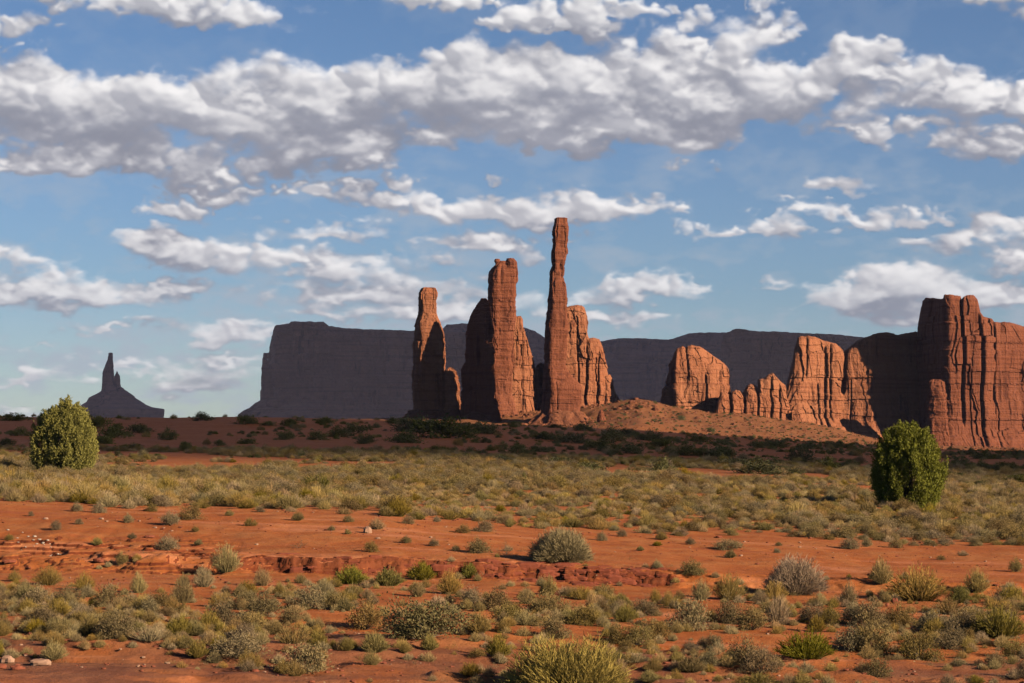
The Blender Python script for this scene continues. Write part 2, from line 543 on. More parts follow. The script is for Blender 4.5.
def leaf_mat(name, c1, c2, c3, var=0.25, scale=3.0, transl=0.25):
    """foliage with clumps of slightly different leaves and a different tint for each plant"""
    m, t, b = new_mat(name)
    tc = t.node('ShaderNodeTexCoord')
    oi = t.node('ShaderNodeObjectInfo')
    off = t.vmath('ADD', tc.outputs['Object'], t.vmath('MULTIPLY', oi.outputs['Location'], (7.3, 3.7, 1.1)))
    n = t.noise(off, scale, 3, 0.6)
    n2 = t.noise(off, scale * 9, 2, 0.6)
    c = t.mix(t.rng(n, 0.3, 0.7), c1, c2)
    c = t.mix(t.rng(n2, 0.45, 0.7, 0, 0.7), c, c3)
    hs = t.node('ShaderNodeHueSaturation')
    t.l.new(t.rng(oi.outputs['Random'], 0, 1, 0.482, 0.51), hs.inputs['Hue'])
    rv = t.math('FRACT', t.math('MULTIPLY', oi.outputs['Random'], 7.31))
    t.l.new(t.rng(rv, 0, 1, 0.8, 1.1), hs.inputs['Saturation'])
    rw = t.math('FRACT', t.math('MULTIPLY', oi.outputs['Random'], 13.7))
    t.l.new(t.rng(rw, 0, 1, 1 - var, 1 + var), hs.inputs['Value'])
    t.l.new(c, hs.inputs['Color'])
    t.l.new(hs.outputs[0], b.inputs['Base Color'])
    if transl > 0:
        tr = t.node('ShaderNodeBsdfTranslucent')
        t.l.new(hs.outputs[0], tr.inputs['Color'])
        mx = t.node('ShaderNodeMixShader')
        mx.inputs[0].default_value = transl
        t.l.new(b.outputs[0], mx.inputs[1])
        t.l.new(tr.outputs[0], mx.inputs[2])
        t.l.new(mx.outputs[0], m.node_tree.nodes["Material Output"].inputs[0])
    return m


def plain(name, c1, c2, scale=6.0):
    m, t, b = new_mat(name)
    tc = t.node('ShaderNodeTexCoord')
    n = t.noise(tc.outputs['Object'], scale, 4, 0.6)
    t.l.new(t.mix(t.rng(n, 0.3, 0.7), c1, c2), b.inputs['Base Color'])
    return m


ML = dict(
    sage=leaf_mat("sagebrush_leaves", (0.161, 0.111, 0.038), (0.225, 0.158, 0.058), (0.288, 0.194, 0.074)),
    rabbit=leaf_mat("rabbitbrush_stems", (0.242, 0.170, 0.048), (0.322, 0.221, 0.073), (0.370, 0.252, 0.090)),
    snake=leaf_mat("snakeweed_stems", (0.194, 0.139, 0.025), (0.257, 0.184, 0.034), (0.310, 0.212, 0.053)),
    tall=leaf_mat("pale_stems", (0.275, 0.215, 0.062), (0.36, 0.275, 0.082), (0.44, 0.335, 0.12), var=0.1),
    dry=leaf_mat("dry_twigs", (0.28, 0.19, 0.095), (0.37, 0.255, 0.14), (0.33, 0.26, 0.10), var=0.1),
    straw=leaf_mat("straw_blades", (0.344, 0.222, 0.078), (0.430, 0.286, 0.109), (0.285, 0.193, 0.057)),
    olive=leaf_mat("olive_leaves", (0.095, 0.078, 0.019), (0.143, 0.113, 0.030), (0.174, 0.132, 0.037)),
    green=leaf_mat("green_stems", (0.125, 0.116, 0.019), (0.174, 0.154, 0.026), (0.229, 0.183, 0.041)),
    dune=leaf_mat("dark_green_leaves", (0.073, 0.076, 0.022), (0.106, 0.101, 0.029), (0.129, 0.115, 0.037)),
    juniper=leaf_mat("juniper_sprays", (0.113, 0.116, 0.011), (0.167, 0.162, 0.017), (0.216, 0.191, 0.028), var=0.05, scale=1.2),
    juniper_gold=leaf_mat("golden_juniper_sprays", (0.181, 0.181, 0.011), (0.250, 0.240, 0.016), (0.294, 0.270, 0.027), var=0.05, scale=1.2),
    twig=plain("grey_twigs", (0.099, 0.070, 0.049), (0.145, 0.107, 0.075)),
    bark=plain("juniper_bark", (0.075, 0.053, 0.034), (0.121, 0.087, 0.061)),
    stone=plain("pale_stone", (0.244, 0.128, 0.078), (0.302, 0.180, 0.121), 3.0),
    white=plain("white_limestone", (0.290, 0.220, 0.167), (0.387, 0.308, 0.246), 5.0),
    bankstone=plain("bank_stone", (0.141, 0.034, 0.017), (0.190, 0.051, 0.026), 5.0),
    redstone=plain("red_stone", (0.145, 0.040, 0.021), (0.209, 0.063, 0.034), 4.0),
)

# ------------------------------------------------------------------ terrain
T_PX = np.array([-900, -300, 0, 128, 256, 384, 512, 576, 640, 704, 768, 832, 896, 1024, 1300, 1900], float)
T_Y = np.array([20, 36, 43, 52, 57.0, 59.0, 72, 100, 130, 175, 300, 500, 700, 1000, 1070, 1165, 1600, 3000, 9000, 60000], float)
T_ROW = {   # rows at which the ground lies, per column, from Y = 57 outwards
    57.0: [560, 564, 570, 571, 573, 576, 582, 585, 588, 590, 592, 594, 596, 598, 600, 600],
    59.0: [547, 550, 554, 554, 554, 554, 561, 565, 568, 572, 575, 578, 580, 583, 586, 586],
    72: [498, 498, 501, 506, 510, 515, 525, 529, 532, 535, 537, 541, 545, 547, 550, 550],
    100: [478, 480, 481, 485, 488, 490, 494, 495, 497, 499, 502, 505, 509, 513, 516, 516],
    130: [466, 467, 468, 471, 473, 474, 477, 478, 480, 482, 484, 487, 490, 494, 498, 498],
    175: [452, 452, 453, 455, 457, 459, 462, 463, 465, 467, 469, 471, 474, 478, 482, 482],
    300: [431, 431, 432, 434, 436, 439, 444, 447, 450, 453, 456, 458, 461, 464, 466, 466],
    500: [413, 415, 417, 418.5, 418.5, 421.5, 427.5, 429, 431.5, 436, 440.5, 444, 447.5, 452, 455, 455],
    700: [418, 420, 423, 424, 425, 428, 433, 435, 438, 442, 445, 448, 450, 453, 455, 455],
    1000: [424, 424, 426, 426, 425, 425, 429, 431, 430, 436, 441, 446, 449, 450, 450, 450],
    1070: [424, 424, 426, 425, 424, 424, 427, 427, 418, 426, 432, 440, 447, 449, 450, 450],
    1165: [424, 424, 426, 425, 423, 420, 415, 408, 400, 411, 417, 428, 444, 448, 450, 450],
    1600: [425, 425, 426, 426, 424, 423, 421, 418, 414, 416, 419, 426, 436, 440, 440, 440],
    3000: [425.5] * 16, 9000: [425.3] * 16, 60000: [425.05] * 16,
}
T_Z = np.zeros((len(T_Y), len(T_PX)))
for i, Yv in enumerate(T_Y):
    if Yv < 57:
        zf = z_at(T_ROW[57.0], 57.0)
        T_Z[i] = zf + {20: -0.16, 36: -0.10, 43: -0.05, 52: -0.01}[int(Yv)]
    else:
        T_Z[i] = z_at(T_ROW[Yv], Yv)


def table_z(px, Y):
    """bilinear in column, monotone-ish cubic in log distance"""
    lx = np.log(np.clip(Y, 20, 60000))
    LY = np.log(T_Y)
    ci = np.clip(np.searchsorted(T_PX, px) - 1, 0, len(T_PX) - 2)
    ct = np.clip((px - T_PX[ci]) / (T_PX[ci + 1] - T_PX[ci]), 0, 1)
    ri = np.clip(np.searchsorted(LY, lx) - 1, 0, len(LY) - 2)
    rt = np.clip((lx - LY[ri]) / (LY[ri + 1] - LY[ri]), 0, 1)
    rs = np.where(ri == 4, rt * rt * (3 - 2 * rt), rt)

    def row(r):
        return T_Z[r, ci] * (1 - ct) + T_Z[r, ci + 1] * ct
    p1, p2 = row(ri), row(ri + 1)
    r0, r3 = np.clip(ri - 1, 0, len(LY) - 1), np.clip(ri + 2, 0, len(LY) - 1)
    d = LY[ri + 1] - LY[ri]
    m1 = (p2 - row(r0)) / (LY[ri + 1] - LY[r0] + 1e-9) * d
    m2 = (row(r3) - p1) / (LY[r3] - LY[ri] + 1e-9) * d
    s0, s1 = 0.5 * m1, 0.5 * m2
    t2, t3 = rs * rs, rs ** 3
    return (2 * t3 - 3 * t2 + 1) * p1 + (t3 - 2 * t2 + rs) * s0 + (-2 * t3 + 3 * t2) * p2 + (t3 - t2) * s1


def bank_amount(px):
    return sstep(215, 262, px) * (1 - sstep(655, 690, px))


def terrain(X, Y):
    X = np.asarray(X, float)
    Y = np.asarray(Y, float)
    w = np.maximum(Y, 20.0)
    px = 512 + F * X / w
    # the foot of the bank wanders
    wob = 0.75 * fbm(X * 0.22, 0 * X + 3.3, 0 * X, 3, 5) + 0.28 * fbm(X * 1.3, 0 * X + 1.1, 0 * X, 3, 6)
    near = sstep(46, 55, Y) * (1 - sstep(64, 74, Y))
    Yw = Y + wob * near
    z = table_z(px, Yw)
    # cut bank: the rise between 57 and 59 m is squeezed into a face
    B = bank_amount(px)
    zf, zt = table_z(px, 57.0 + 0 * Y), table_z(px, 59.0 + 0 * Y)
    jag = 0.12 * fbm(X * 1.6, Yw * 0.3, 0 * X + 9, 4, 8)
    s0 = np.clip((Yw - 57.75 + jag) / 0.30, 0, 1)
    k = 5.0
    lay = np.floor(s0 * k)
    blkx = np.floor(X * 2.6 + 0.8 * vnoise(X * 0.9, lay * 3.3, 0 * X, 71) + lay * 0.37)
    jag2 = 0.07 * vnoise(X * 1.1, lay * 5.1, 0 * X, 72) + 0.05 * _h(blkx.astype(np.int64), lay.astype(np.int64), np.zeros_like(blkx, dtype=np.int64), 73)
    s = np.clip((Yw - 57.75 + jag + jag2) / 0.30, 0, 1)
    st = (np.floor(s * k) + sstep(0.35, 1.0, s * k - np.floor(s * k))) / k
    zb = zf + (zt - zf) * st
    ins = (Yw > 57.0) & (Yw < 59.0)
    z = np.where(ins, z * (1 - B) + zb * B, z)
    z = z + np.where(ins, 0.05 * fbm(X * 3.0, Yw * 3.0, z * 9, 3, 11), 0.0)
    # broken ground left of the bank
    brk = (1 - sstep(200, 260, px)) * sstep(55.5, 57.5, Y) * (1 - sstep(61, 64, Y))
    rg = fbm(X * 0.9, Y * 0.9, 0 * X, 4, 21)
    z = z + brk * (0.16 * np.round(rg * 3.0) / 3.0 + 0.10 * rg)
    # low ledges of slickrock nearest the camera
    led = 1 - sstep(42.0, 45.5, Y)
    q = fbm(X * 0.16, Y * 0.42, 0 * X, 4, 31) * 3.2
    qs = np.floor(q) + sstep(0.78, 1.0, q - np.floor(q))
    z = z + led * 0.085 * qs
    # humps and grain that grow with distance
    z = z + 0.05 * fbm(X * 0.5, Y * 0.5, 0 * X, 4, 41) * (1 - sstep(150, 300, Y))
    z = z + 0.010 * fbm(X * 3.5, Y * 3.5, 0 * X, 3, 43) * (1 - sstep(60, 110, Y))
    z = z + 0.10 * fbm(X * 0.12, Y * 0.12, 0 * X, 3, 44) * sstep(72, 90, Y)
    z = z + 0.75 * fbm(X * 0.022, Y * 0.022, 0 * X, 4, 45) * sstep(190, 420, Y)
    tal = sstep(1010, 1090, Y) * (1 - sstep(1500, 2500, Y))
    z = z + tal * (1.9 * fbm(X * 0.045, Y * 0.03, 0 * X, 5, 46, 0.62) + 0.7 * fbm(X * 0.16, Y * 0.10, 0 * X, 4, 47))
    return z


def build_ground():
    a_in = np.linspace(-0.285, 0.285, 720)
    a_out = 0.285 + np.geomspace(0.004, 3.2, 38)
    A = np.concatenate([-a_out[::-1], a_in, a_out])
    Ys = np.concatenate([
        np.linspace(-200, 26, 14), np.linspace(28, 54.5, 190), np.arange(54.6, 62, 0.05), np.linspace(62.1, 75, 90),
        np.geomspace(75.3, 190, 210), np.geomspace(192, 1000, 190), np.geomspace(1006, 1300, 90), np.geomspace(1320, 60000, 46)])
    Wd = np.maximum(Ys, 20.0)
    X = A[None, :] * Wd[:, None]
    Y = np.repeat(Ys[:, None], len(A), 1)
    Z = np.vstack([terrain(X[i:i + 100], Y[i:i + 100]) for i in range(0, len(Ys), 100)])
    V = np.stack([X, Y, Z], -1).reshape(-1, 3)
    n, m = len(Ys), len(A)
    i, j = np.meshgrid(np.arange(n - 1), np.arange(m - 1), indexing='ij')
    a = (i * m + j).ravel()
    Fq = np.stack([a, a + 1, a + m + 1, a + m], 1)
    o = obj("ground", mesh_from("ground", V, Fq, M_GROUND, smooth=True))
    tag(o, "red desert ground rising from slickrock and wash to a dune", kind="structure")
    return o


build_ground()
_YS = np.concatenate([np.linspace(24, 56.9, 400), np.linspace(57, 62, 300), np.geomspace(62.1, 700, 900)])


def ground_at(px, row):
    """the nearest place where the ground shows at this column and row"""
    X = (px - 512) / F * _YS
    r = row_of(terrain(X, _YS), _YS)
    k = np.argmax(r <= row)
    Y = _YS[k]
    return float(X[k]), float(Y), float(terrain(X[k:k + 1], _YS[k:k + 1])[0])


# ------------------------------------------------------------------ rock formations
def grid_faces(n, m, close_u):
    """n rows of m points"""
    i, j = np.meshgrid(np.arange(n - 1), np.arange(m if close_u else m - 1), indexing='ij')
    a = (i * m + j).ravel()
    b = (i * m + (j + 1) % m).ravel()
    return np.stack([a, b, b + m, a + m], 1)


def loft(rows, Y0, depth=1.0, n=3.2, rot=0.0, shear=0.0, seg=110, step=0.6, seed=1, amp=0.10, mind=0.0,
         strata=0.06, cracks=0.10, cap=0.35, bury=8.0, freq=1.0):
    """a column of rock: rows of (row, left column, right column) at distance Y0, swept round a rounded-square plan"""
    rows = sorted(rows)
    r = np.array([a[0] for a in rows], float)
    l = np.array([a[1] for a in rows], float)
    h = np.array([a[2] for a in rows], float)
    rr = np.arange(r[-1] + bury, r[0] - 1e-6, -step)
    rr[-1] = r[0]
    L, H = np.interp(rr, r, l), np.interp(rr, r, h)
    z = z_at(rr, Y0)
    xc, hw = x_at((L + H) / 2, Y0), (H - L) / 2 / F * Y0
    th = np.linspace(0, 2 * np.pi, seg, endpoint=False)
    cx, cy = np.cos(th - rot), np.sin(th - rot)
    sx, sy = np.sign(cx) * np.abs(cx) ** (2 / n), np.sign(cy) * np.abs(cy) ** (2 / n)
    ux = sx * math.cos(rot) - sy * math.sin(rot)
    uy = sx * math.sin(rot) + sy * math.cos(rot)
    ux, uy = ux / np.abs(ux).max(), uy / np.abs(uy).max()
    hd = np.maximum(hw * depth, mind)
    X = xc[:, None] + hw[:, None] * ux[None, :]
    Yd = hd[:, None] * uy[None, :]
    Z = np.repeat(z[:, None], seg, 1)
    s = np.median(hw)
    fr = freq / max(s, 1.0)
    q = (X * fr * 1.3, (Yd + Y0) * fr * 1.3, Z * fr * 0.8)
    d = amp * 1.05 * fbm(*q, 6, seed, 0.55)
    sl = fbm(X * fr * 0.9, (Yd + Y0) * fr * 0.9, Z * fr * 0.30 + 0.4 * np.floor(Z * fr * 0.55), 3, seed + 70) * 2.6
    sl = np.floor(sl) + sstep(0.8, 1.0, sl - np.floor(sl))
    d = d + amp * 0.45 * sl
    arc = (th[None, :] + 0 * Z) * s + 0.55 * s * fbm(X * fr * 1.2, (Yd + Y0) * fr * 1.2, Z * fr * 0.9, 4, seed + 22, 0.6)
    for (bw, bh, ba, sd_) in ((0.85, 2.3, 0.75, 1), (0.42, 1.1, 0.45, 2), (0.2, 0.55, 0.25, 3)):
        bi = np.floor(arc / (bw * s)).astype(np.int64)
        zo = Z + _h(bi, 0 * bi, 0 * bi, seed + sd_) * bh * s + 0.10 * bh * s * fbm(X * fr * 2, Z * fr * 2, 0 * Z, 3, seed + 32)
        bk = np.floor(zo / (bh * s)).astype(np.int64)
        d = d + amp * ba * _h(bi, bk, 0 * bi, seed + 44 + sd_)
    ridg = 1 - np.abs(fbm(X * fr * 1.25, (Yd + Y0) * fr * 1.25, Z * fr * 0.16, 3, seed + 50)) * 6.0
    d = d - cracks * np.clip(ridg, 0, 1) ** 1.6 * np.clip(0.4 + 1.8 * fbm(X * fr, (Yd + Y0) * fr, Z * fr * 0.3, 2, seed + 60), 0, 1)
    zs = Z + 0.5 * s * 0.3 * fbm(X * fr, (Yd + Y0) * fr, Z * fr, 2, seed + 80)
    d = d + strata * np.round(fbm(0 * zs, 0 * zs + 2.2, zs * fr * 2.0, 3, seed + 90) * 4.0) / 2.0
    dd = np.minimum(d * s, 0.45 * hw[:, None])
    nx, ny = ux[None, :], uy[None, :]
    nl = np.hypot(nx, ny)
    X = X + dd * nx / nl
    Yd = Yd + dd * ny / nl
    Yd = Yd + shear * (X - xc[:, None])
    V = np.stack([X, Y0 + Yd, Z], -1)
    # rounded, uneven top
    k = 4
    tops = []
    last = V[-1]
    c = last.mean(0)
    for a in range(1, k + 1):
        f = a / k
        ring = c + (last - c) * math.sqrt(max(0, 1 - f * f)) * (1 - 0.06 * f)
        ring = ring.copy()
        ring[:, 2] = last[:, 2] + cap * s * f * (1 - 0.4 * f) + 0.10 * s * fbm(ring[:, 0] * fr * 3, ring[:, 1] * fr * 3, 0 * ring[:, 0], 3, seed + 33) * (f)
        tops.append(ring)
    A = np.vstack([V.reshape(-1, 3)] + tops)
    nr = len(rr) + k
    return A, grid_faces(nr, seg, True)


def wall(sky, base, Yp, T=18.0, n=5.0, taper=0.25, cracks=(), seed=1, amp=3.0, flare=0.0, vf=0.3, dens=2.5, nv=150, rough=0.5,
         freq=1.0, pleat=0.22, blocks=0.50, strata=0.5, ends=10.0, ledge=None, bury=10.0):
    """a wall of rock along a plan line: skyline and foot as (column, row), the line as (column, distance)"""
    sky, base, Yp = np.array(sky, float), np.array(base, float), np.array(Yp, float)
    p0, p1 = sky[0, 0], sky[-1, 0]
    # even steps along the plan line, so that faces that turn away keep their detail
    pf = np.linspace(p0, p1, 4000)
    Yf = np.interp(pf, Yp[:, 0], Yp[:, 1])
    Xf = x_at(pf, Yf)
    Ym = Yf.mean()
    rise = np.interp(pf, sky[:, 0], sky[:, 1]) / F * Ym
    al = np.concatenate([[0], np.cumsum(np.sqrt(np.diff(Xf) ** 2 + np.diff(Yf) ** 2 + (0.5 * np.diff(rise)) ** 2))])
    nu = int((p1 - p0) * dens)
    px = np.interp(np.linspace(0, al[-1], nu), al, pf)
    u = np.linspace(0, 1, nu)
    Yc = np.interp(px, Yp[:, 0], Yp[:, 1])
    ks = max(3, nu // 60)
    ker = np.ones(ks) / ks
    Yc = np.convolve(np.pad(Yc, ks, mode='edge'), ker, 'same')[ks:-ks]
    Xc = x_at(px, Yc)
    tx, ty = np.gradient(Xc), np.gradient(Yc)
    kk = max(5, nu // 25)
    ker = np.ones(kk) / kk
    tx, ty = [np.convolve(np.pad(q, kk, mode='edge'), ker, 'same')[kk:-kk] for q in (tx, ty)]
    tl = np.hypot(tx, ty)
    nx, ny = ty / tl, -tx / tl                      # points to the viewer's side
    zt = z_at(np.interp(px, sky[:, 0], sky[:, 1]), Yc)
    zb = z_at(np.interp(px, base[:, 0], base[:, 1]) + bury, Yc)
    zt = zt + rough * fbm(px * 0.22, 0 * px, 0 * px, 4, seed + 3, 0.6)
    e = np.clip(1 - np.abs(2 * u - 1) ** ends, 0, 1) ** (1 / ends)
    vfr = np.linspace(0, 1, nv) ** 0.9
    vb = np.linspace(1, 0, 14)[1:]
    rows = []
    for side, vs in ((1, vfr), (-1, vb)):
        for v in vs:
            shp = (max(0.0, 1 - v ** (n * 3)) ** (1 / n)) * (1 - taper * v)
            if side > 0:
                t = -T * (1 - shp)
                if v < vf: t = t + flare * ((vf - v) / vf) ** 1.4
                if ledge:
                    for (lv, ld) in ledge:
                        t = t + ld * (1 - sstep(lv - 0.012, lv + 0.012, v))
            else:
                t = -T * (1 + shp)
            rows.append((v, side, t, max(0.0, flare * ((vf - v) / vf) ** 1.4) if (v < vf and side > 0) else 0.0))
    V = []
    for v, side, t, fl in rows:
        z = zb + (zt - zb) * v
        tt, fl = (t - fl) * e, fl * e
        X = Xc * (1 - tt / Yc) + nx * fl
        Y = Yc - tt + ny * fl
        fade = e * min(1.0, (1 - v) / 0.05 + 0.25)
        fr = freq * 0.05
        d = amp * 0.9 * fbm(X * fr * 1.5, Y * fr * 1.5, z * fr * 1.15, 6, seed, 0.55)
        # slabs that have come away leave stepped faces
        hs = (X * 0.92 + Y * 0.55) + 7.0 * fbm(X * fr * 0.9, Y * fr * 0.9, z * fr * 1.3, 4, seed + 21, 0.6) / freq * 0.6
        for (bw, bh, ba, sd_) in ((13.0, 34.0, 0.85, 1), (5.5, 15.0, 0.50, 2), (2.6, 7.0, 0.26, 3)):
            bi = np.floor(hs * freq / bw)
            zo = z + 4.0 * _h(bi.astype(np.int64), np.zeros_like(bi, dtype=np.int64), np.zeros_like(bi, dtype=np.int64), seed + sd_) * bh / 4 + 0.12 * bh * fbm(X * 0.12 * freq, z * 0.12 * freq, 0 * z, 3, seed + 31)
            bk = np.floor(zo * freq / bh)
            d = d + amp * ba * _h(bi.astype(np.int64), bk.astype(np.int64), np.zeros_like(bi, dtype=np.int64), seed + 40 + sd_) * blocks
        sl = fbm(X * fr * 1.1, Y * fr * 1.1, z * fr * 0.30 + 0.35 * np.floor(z * fr * 1.1 + 1.6 * fbm(X * fr * 0.8, Y * fr * 0.8, 0 * z, 2, seed + 75)), 3, seed + 71) * 3.0
        sl = np.floor(sl) + sstep(0.75, 1.0, sl - np.floor(sl))
        d = d + amp * 0.30 * sl
        rg = 1 - np.abs(fbm(X * fr * 2.0, Y * fr * 0.6, z * fr * 0.22, 4, seed + 51)) * 6.5
        d = d - pleat * amp * 0.9 * np.clip(rg, 0, 1) ** 1.5 * np.clip(0.5 + 1.8 * fbm(X * fr, Y * fr, z * fr * 0.5, 2, seed + 61), 0, 1)
        zq = z + 1.5 * fbm(X * fr, Y * fr, z * fr, 2, seed + 81)
        d = d + strata * np.round(2.2 * fbm(0 * z, 0 * z + 4.1, zq * 0.11 * freq, 3, seed + 91)) * 1.0
        for (cpx, cw, cd, v0, v1) in cracks:
            cd = cd * 0.62
            wob = cpx + cw * 1.6 * fbm(z * 0.045 * freq, 0 * z + cpx, 0 * z, 3, seed + 9)
            d = d - cd * np.exp(-((px - wob) / cw) ** 2) * float(sstep(v0 - 0.06, v0 + 0.02, v) * (1 - sstep(v1, v1 + 0.06, v)))
        d = d * fade
        V.append(np.stack([X + nx * d * side, Y + ny * d * side, z], -1))
    A = np.array(V)
    return A.reshape(-1, 3), grid_faces(len(rows), nu, False)


def rock(name, mf, mat, parent=None):
    return obj(name, mesh_from(name, mf[0], mf[1], mat, smooth=False), parent)


def at_base(name, px, Y, label, cat, group=None):
    X = float(x_at(px, Y))
    e = empty(name, (X, Y, float(terrain(np.array([X]), np.array([Y]))[0])))
    return tag(e, label, cat, group)


def hold(root, *kids):
    for k in kids:
        k.parent = root
        k.matrix_parent_inverse = root.matrix_basis.inverted()
    return root


def build_rocks():
    # tall slender spire
    e = at_base("rock_spire", 561, 1100, "tallest and thinnest red sandstone spire, a needle on a flared foot", "rock spire", "spires of the central cluster")
    body = rock("column", loft([(218.4, 553.8, 567.6), (226, 553.0, 568.2), (232, 552.8, 567.4), (243, 552.6, 566.6), (252, 551.4, 567.0), (260.6, 551.2, 565.4),
                              (266, 551.8, 564.6), (272, 549.8, 564.8), (280, 549.4, 564.2), (284, 549.2, 566.4), (294, 548.4, 567.2), (301, 547.7, 567.8), (310, 547.4, 567.2), (318, 546.4, 568),
                              (331, 545, 568), (345, 544.6, 567.2), (361, 544.4, 566.2), (368, 544, 567), (374, 543.4, 571), (379, 543, 575.7), (386, 542.7, 580.4),
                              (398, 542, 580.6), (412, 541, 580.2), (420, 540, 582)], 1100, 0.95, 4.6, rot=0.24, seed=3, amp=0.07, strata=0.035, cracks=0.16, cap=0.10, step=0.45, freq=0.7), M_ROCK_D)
    tal = rock("talus_base", loft([(409, 545, 578), (413, 538, 585), (419, 530, 592), (426, 522, 601), (433, 512, 612)], 1100, 1.0, 2.2, seed=9, amp=0.10, strata=0.03, cracks=0.05, cap=0.05, bury=10), M_TALUS)
    hold(e, body, tal)
    # flat topped second spire with its dark fin
    e = at_base("rock_spire", 500, 1150, "broad flat-topped sandstone spire between the dark fin and the tallest needle", "rock spire", "spires of the central cluster")
    body = rock("column", loft([(262, 497, 517.2), (266, 492.6, 518.4), (271, 488.6, 518.7), (281.6, 487.4, 517.4), (302.7, 487.2, 515.6), (318, 487, 515.6), (329, 487.2, 514),
                              (355, 487, 513), (381.8, 488, 512.2), (392, 488, 511.6), (397.6, 487.6, 513), (408, 486.7, 516), (418.6, 484, 521), (428, 480, 527)], 1150, 0.85, 4.6, rot=0.22,
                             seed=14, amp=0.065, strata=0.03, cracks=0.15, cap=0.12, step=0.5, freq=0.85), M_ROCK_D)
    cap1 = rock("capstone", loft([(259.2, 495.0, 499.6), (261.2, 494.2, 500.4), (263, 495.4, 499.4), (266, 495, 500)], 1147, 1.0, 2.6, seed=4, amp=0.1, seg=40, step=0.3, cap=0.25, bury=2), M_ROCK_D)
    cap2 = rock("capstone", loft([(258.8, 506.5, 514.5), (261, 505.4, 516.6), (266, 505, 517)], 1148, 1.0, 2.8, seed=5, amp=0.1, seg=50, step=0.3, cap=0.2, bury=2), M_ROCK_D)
    hold(e, body, cap1, cap2)
    e = at_base("rock_fin", 480, 1140, "shadowed black-brown rock fin leaning on the left of the flat-topped spire", "rock fin")
    body = rock("fin_face", loft([(300, 480.5, 487), (303, 477.5, 489.5), (308, 474.5, 491.5), (321, 469, 492.5), (337, 465, 493.5), (355, 462.6, 494.5), (376, 461.3, 495.5), (397.6, 461, 497), (413, 459.5, 500), (425, 455, 505)],
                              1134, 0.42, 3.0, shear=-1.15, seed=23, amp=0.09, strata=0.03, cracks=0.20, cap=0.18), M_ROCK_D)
    blk = rock("rubble_foot", loft([(414.5, 471, 487), (417, 466, 494), (422, 460, 505), (428, 452, 515)], 1128, 0.6, 2.4, seed=25, amp=0.14, cracks=0.1, cap=0.1), M_TALUS)
    hold(e, body, blk)
    # left spire
    e = at_base("rock_spire", 430, 1153, "left spire of the cluster, sunlit head on a shadowed lower half", "rock spire", "spires of the central cluster")
    body = rock("column", loft([(289, 422, 434.5), (293, 419, 436.5), (302, 418.5, 435.8), (313, 418.7, 435.6), (316, 418.4, 436.2), (321.8, 416.5, 439.4), (327, 415.4, 442), (332.7, 414.3, 444), (343.7, 411.4, 446.2), (368, 412, 446.2),
                              (390, 412.5, 446.6), (404, 412, 447), (412, 411.5, 449), (420, 408, 455)], 1153, 0.8, 4.0, rot=0.2, seed=31, amp=0.085, strata=0.03, cracks=0.15, cap=0.16, step=0.5, freq=0.9), M_ROCK)
    sh = rock("shoulder", loft([(368.5, 448, 453.5), (371, 445, 456.5), (378, 441, 458.6), (392, 440, 459.8), (405, 440, 460.6), (420, 438, 464)], 1150, 0.7, 2.8, seed=33, amp=0.09, cracks=0.13, cap=0.2), M_ROCK)
    tal = rock("talus_base", loft([(410, 410, 462), (415, 404, 466), (421, 396, 472), (430, 384, 480)], 1152, 0.8, 2.3, seed=35, amp=0.08, cracks=0.05, cap=0.04), M_TALUS)
    hold(e, body, sh, tal)
    # sunlit fins behind
    o = rock("rock_fin", wall([(500, 345), (508, 324), (513.6, 318), (515, 315.2), (521, 315), (522.8, 318), (521.5, 323), (523.5, 328), (527, 338), (531, 352), (535, 366), (536.5, 372), (537, 363.5), (540, 361.5), (543.5, 363), (545, 372), (548, 395)],
                        [(500, 412), (548, 410)], [(500, 1157), (530, 1163), (548, 1175)], T=11, n=3, taper=0.5, cracks=[(536.2, 0.7, 3, 0, 1), (522, 1.2, 1.5, 0.1, 0.8)], seed=41, amp=1.4, dens=5, rough=0.4, freq=1.6), M_ROCK)
    tag(o, "sunlit orange rock fin with a balanced knob, seen between flat-topped spire and needle", "rock fin")
    o = rock("rock_fin", wall([(548, 350), (556, 322), (562, 309), (567, 305.6), (573, 304), (582, 304), (585.4, 306.5), (586.4, 328), (588.4, 337), (593, 336.2), (600, 338.5), (603, 346), (605, 360), (606.4, 380), (607.3, 375.5), (610, 374), (612.4, 378), (614.4, 392), (619, 399), (630, 406), (640, 411)],
                        [(548, 410), (600, 406), (640, 412)], [(548, 1163), (585, 1168), (600, 1172), (640, 1190)], T=13, n=3.2, taper=0.45, cracks=[(587, 1.0, 4.5, 0, 1), (606.2, 0.8, 3, 0, 1), (578, 0.7, 2, 0, .7), (598, .7, 2, 0.0, 0.8)], seed=43, amp=1.5, dens=5, rough=0.5, freq=1.5), M_ROCK)
    tag(o, "sunlit orange double-peaked rock fin rising just right of the tallest needle", "rock fin")
    o = rock("boulder", loft([(411, 600, 602.5), (414, 598.6, 604), (420, 597.4, 606), (428, 596, 608)], 1085, 0.8, 2.4, seed=46, amp=0.12, seg=40, step=0.4, bury=4), M_ROCK_D)
    tag(o, "pointed dark red boulder at the right foot of the needle", "boulder")
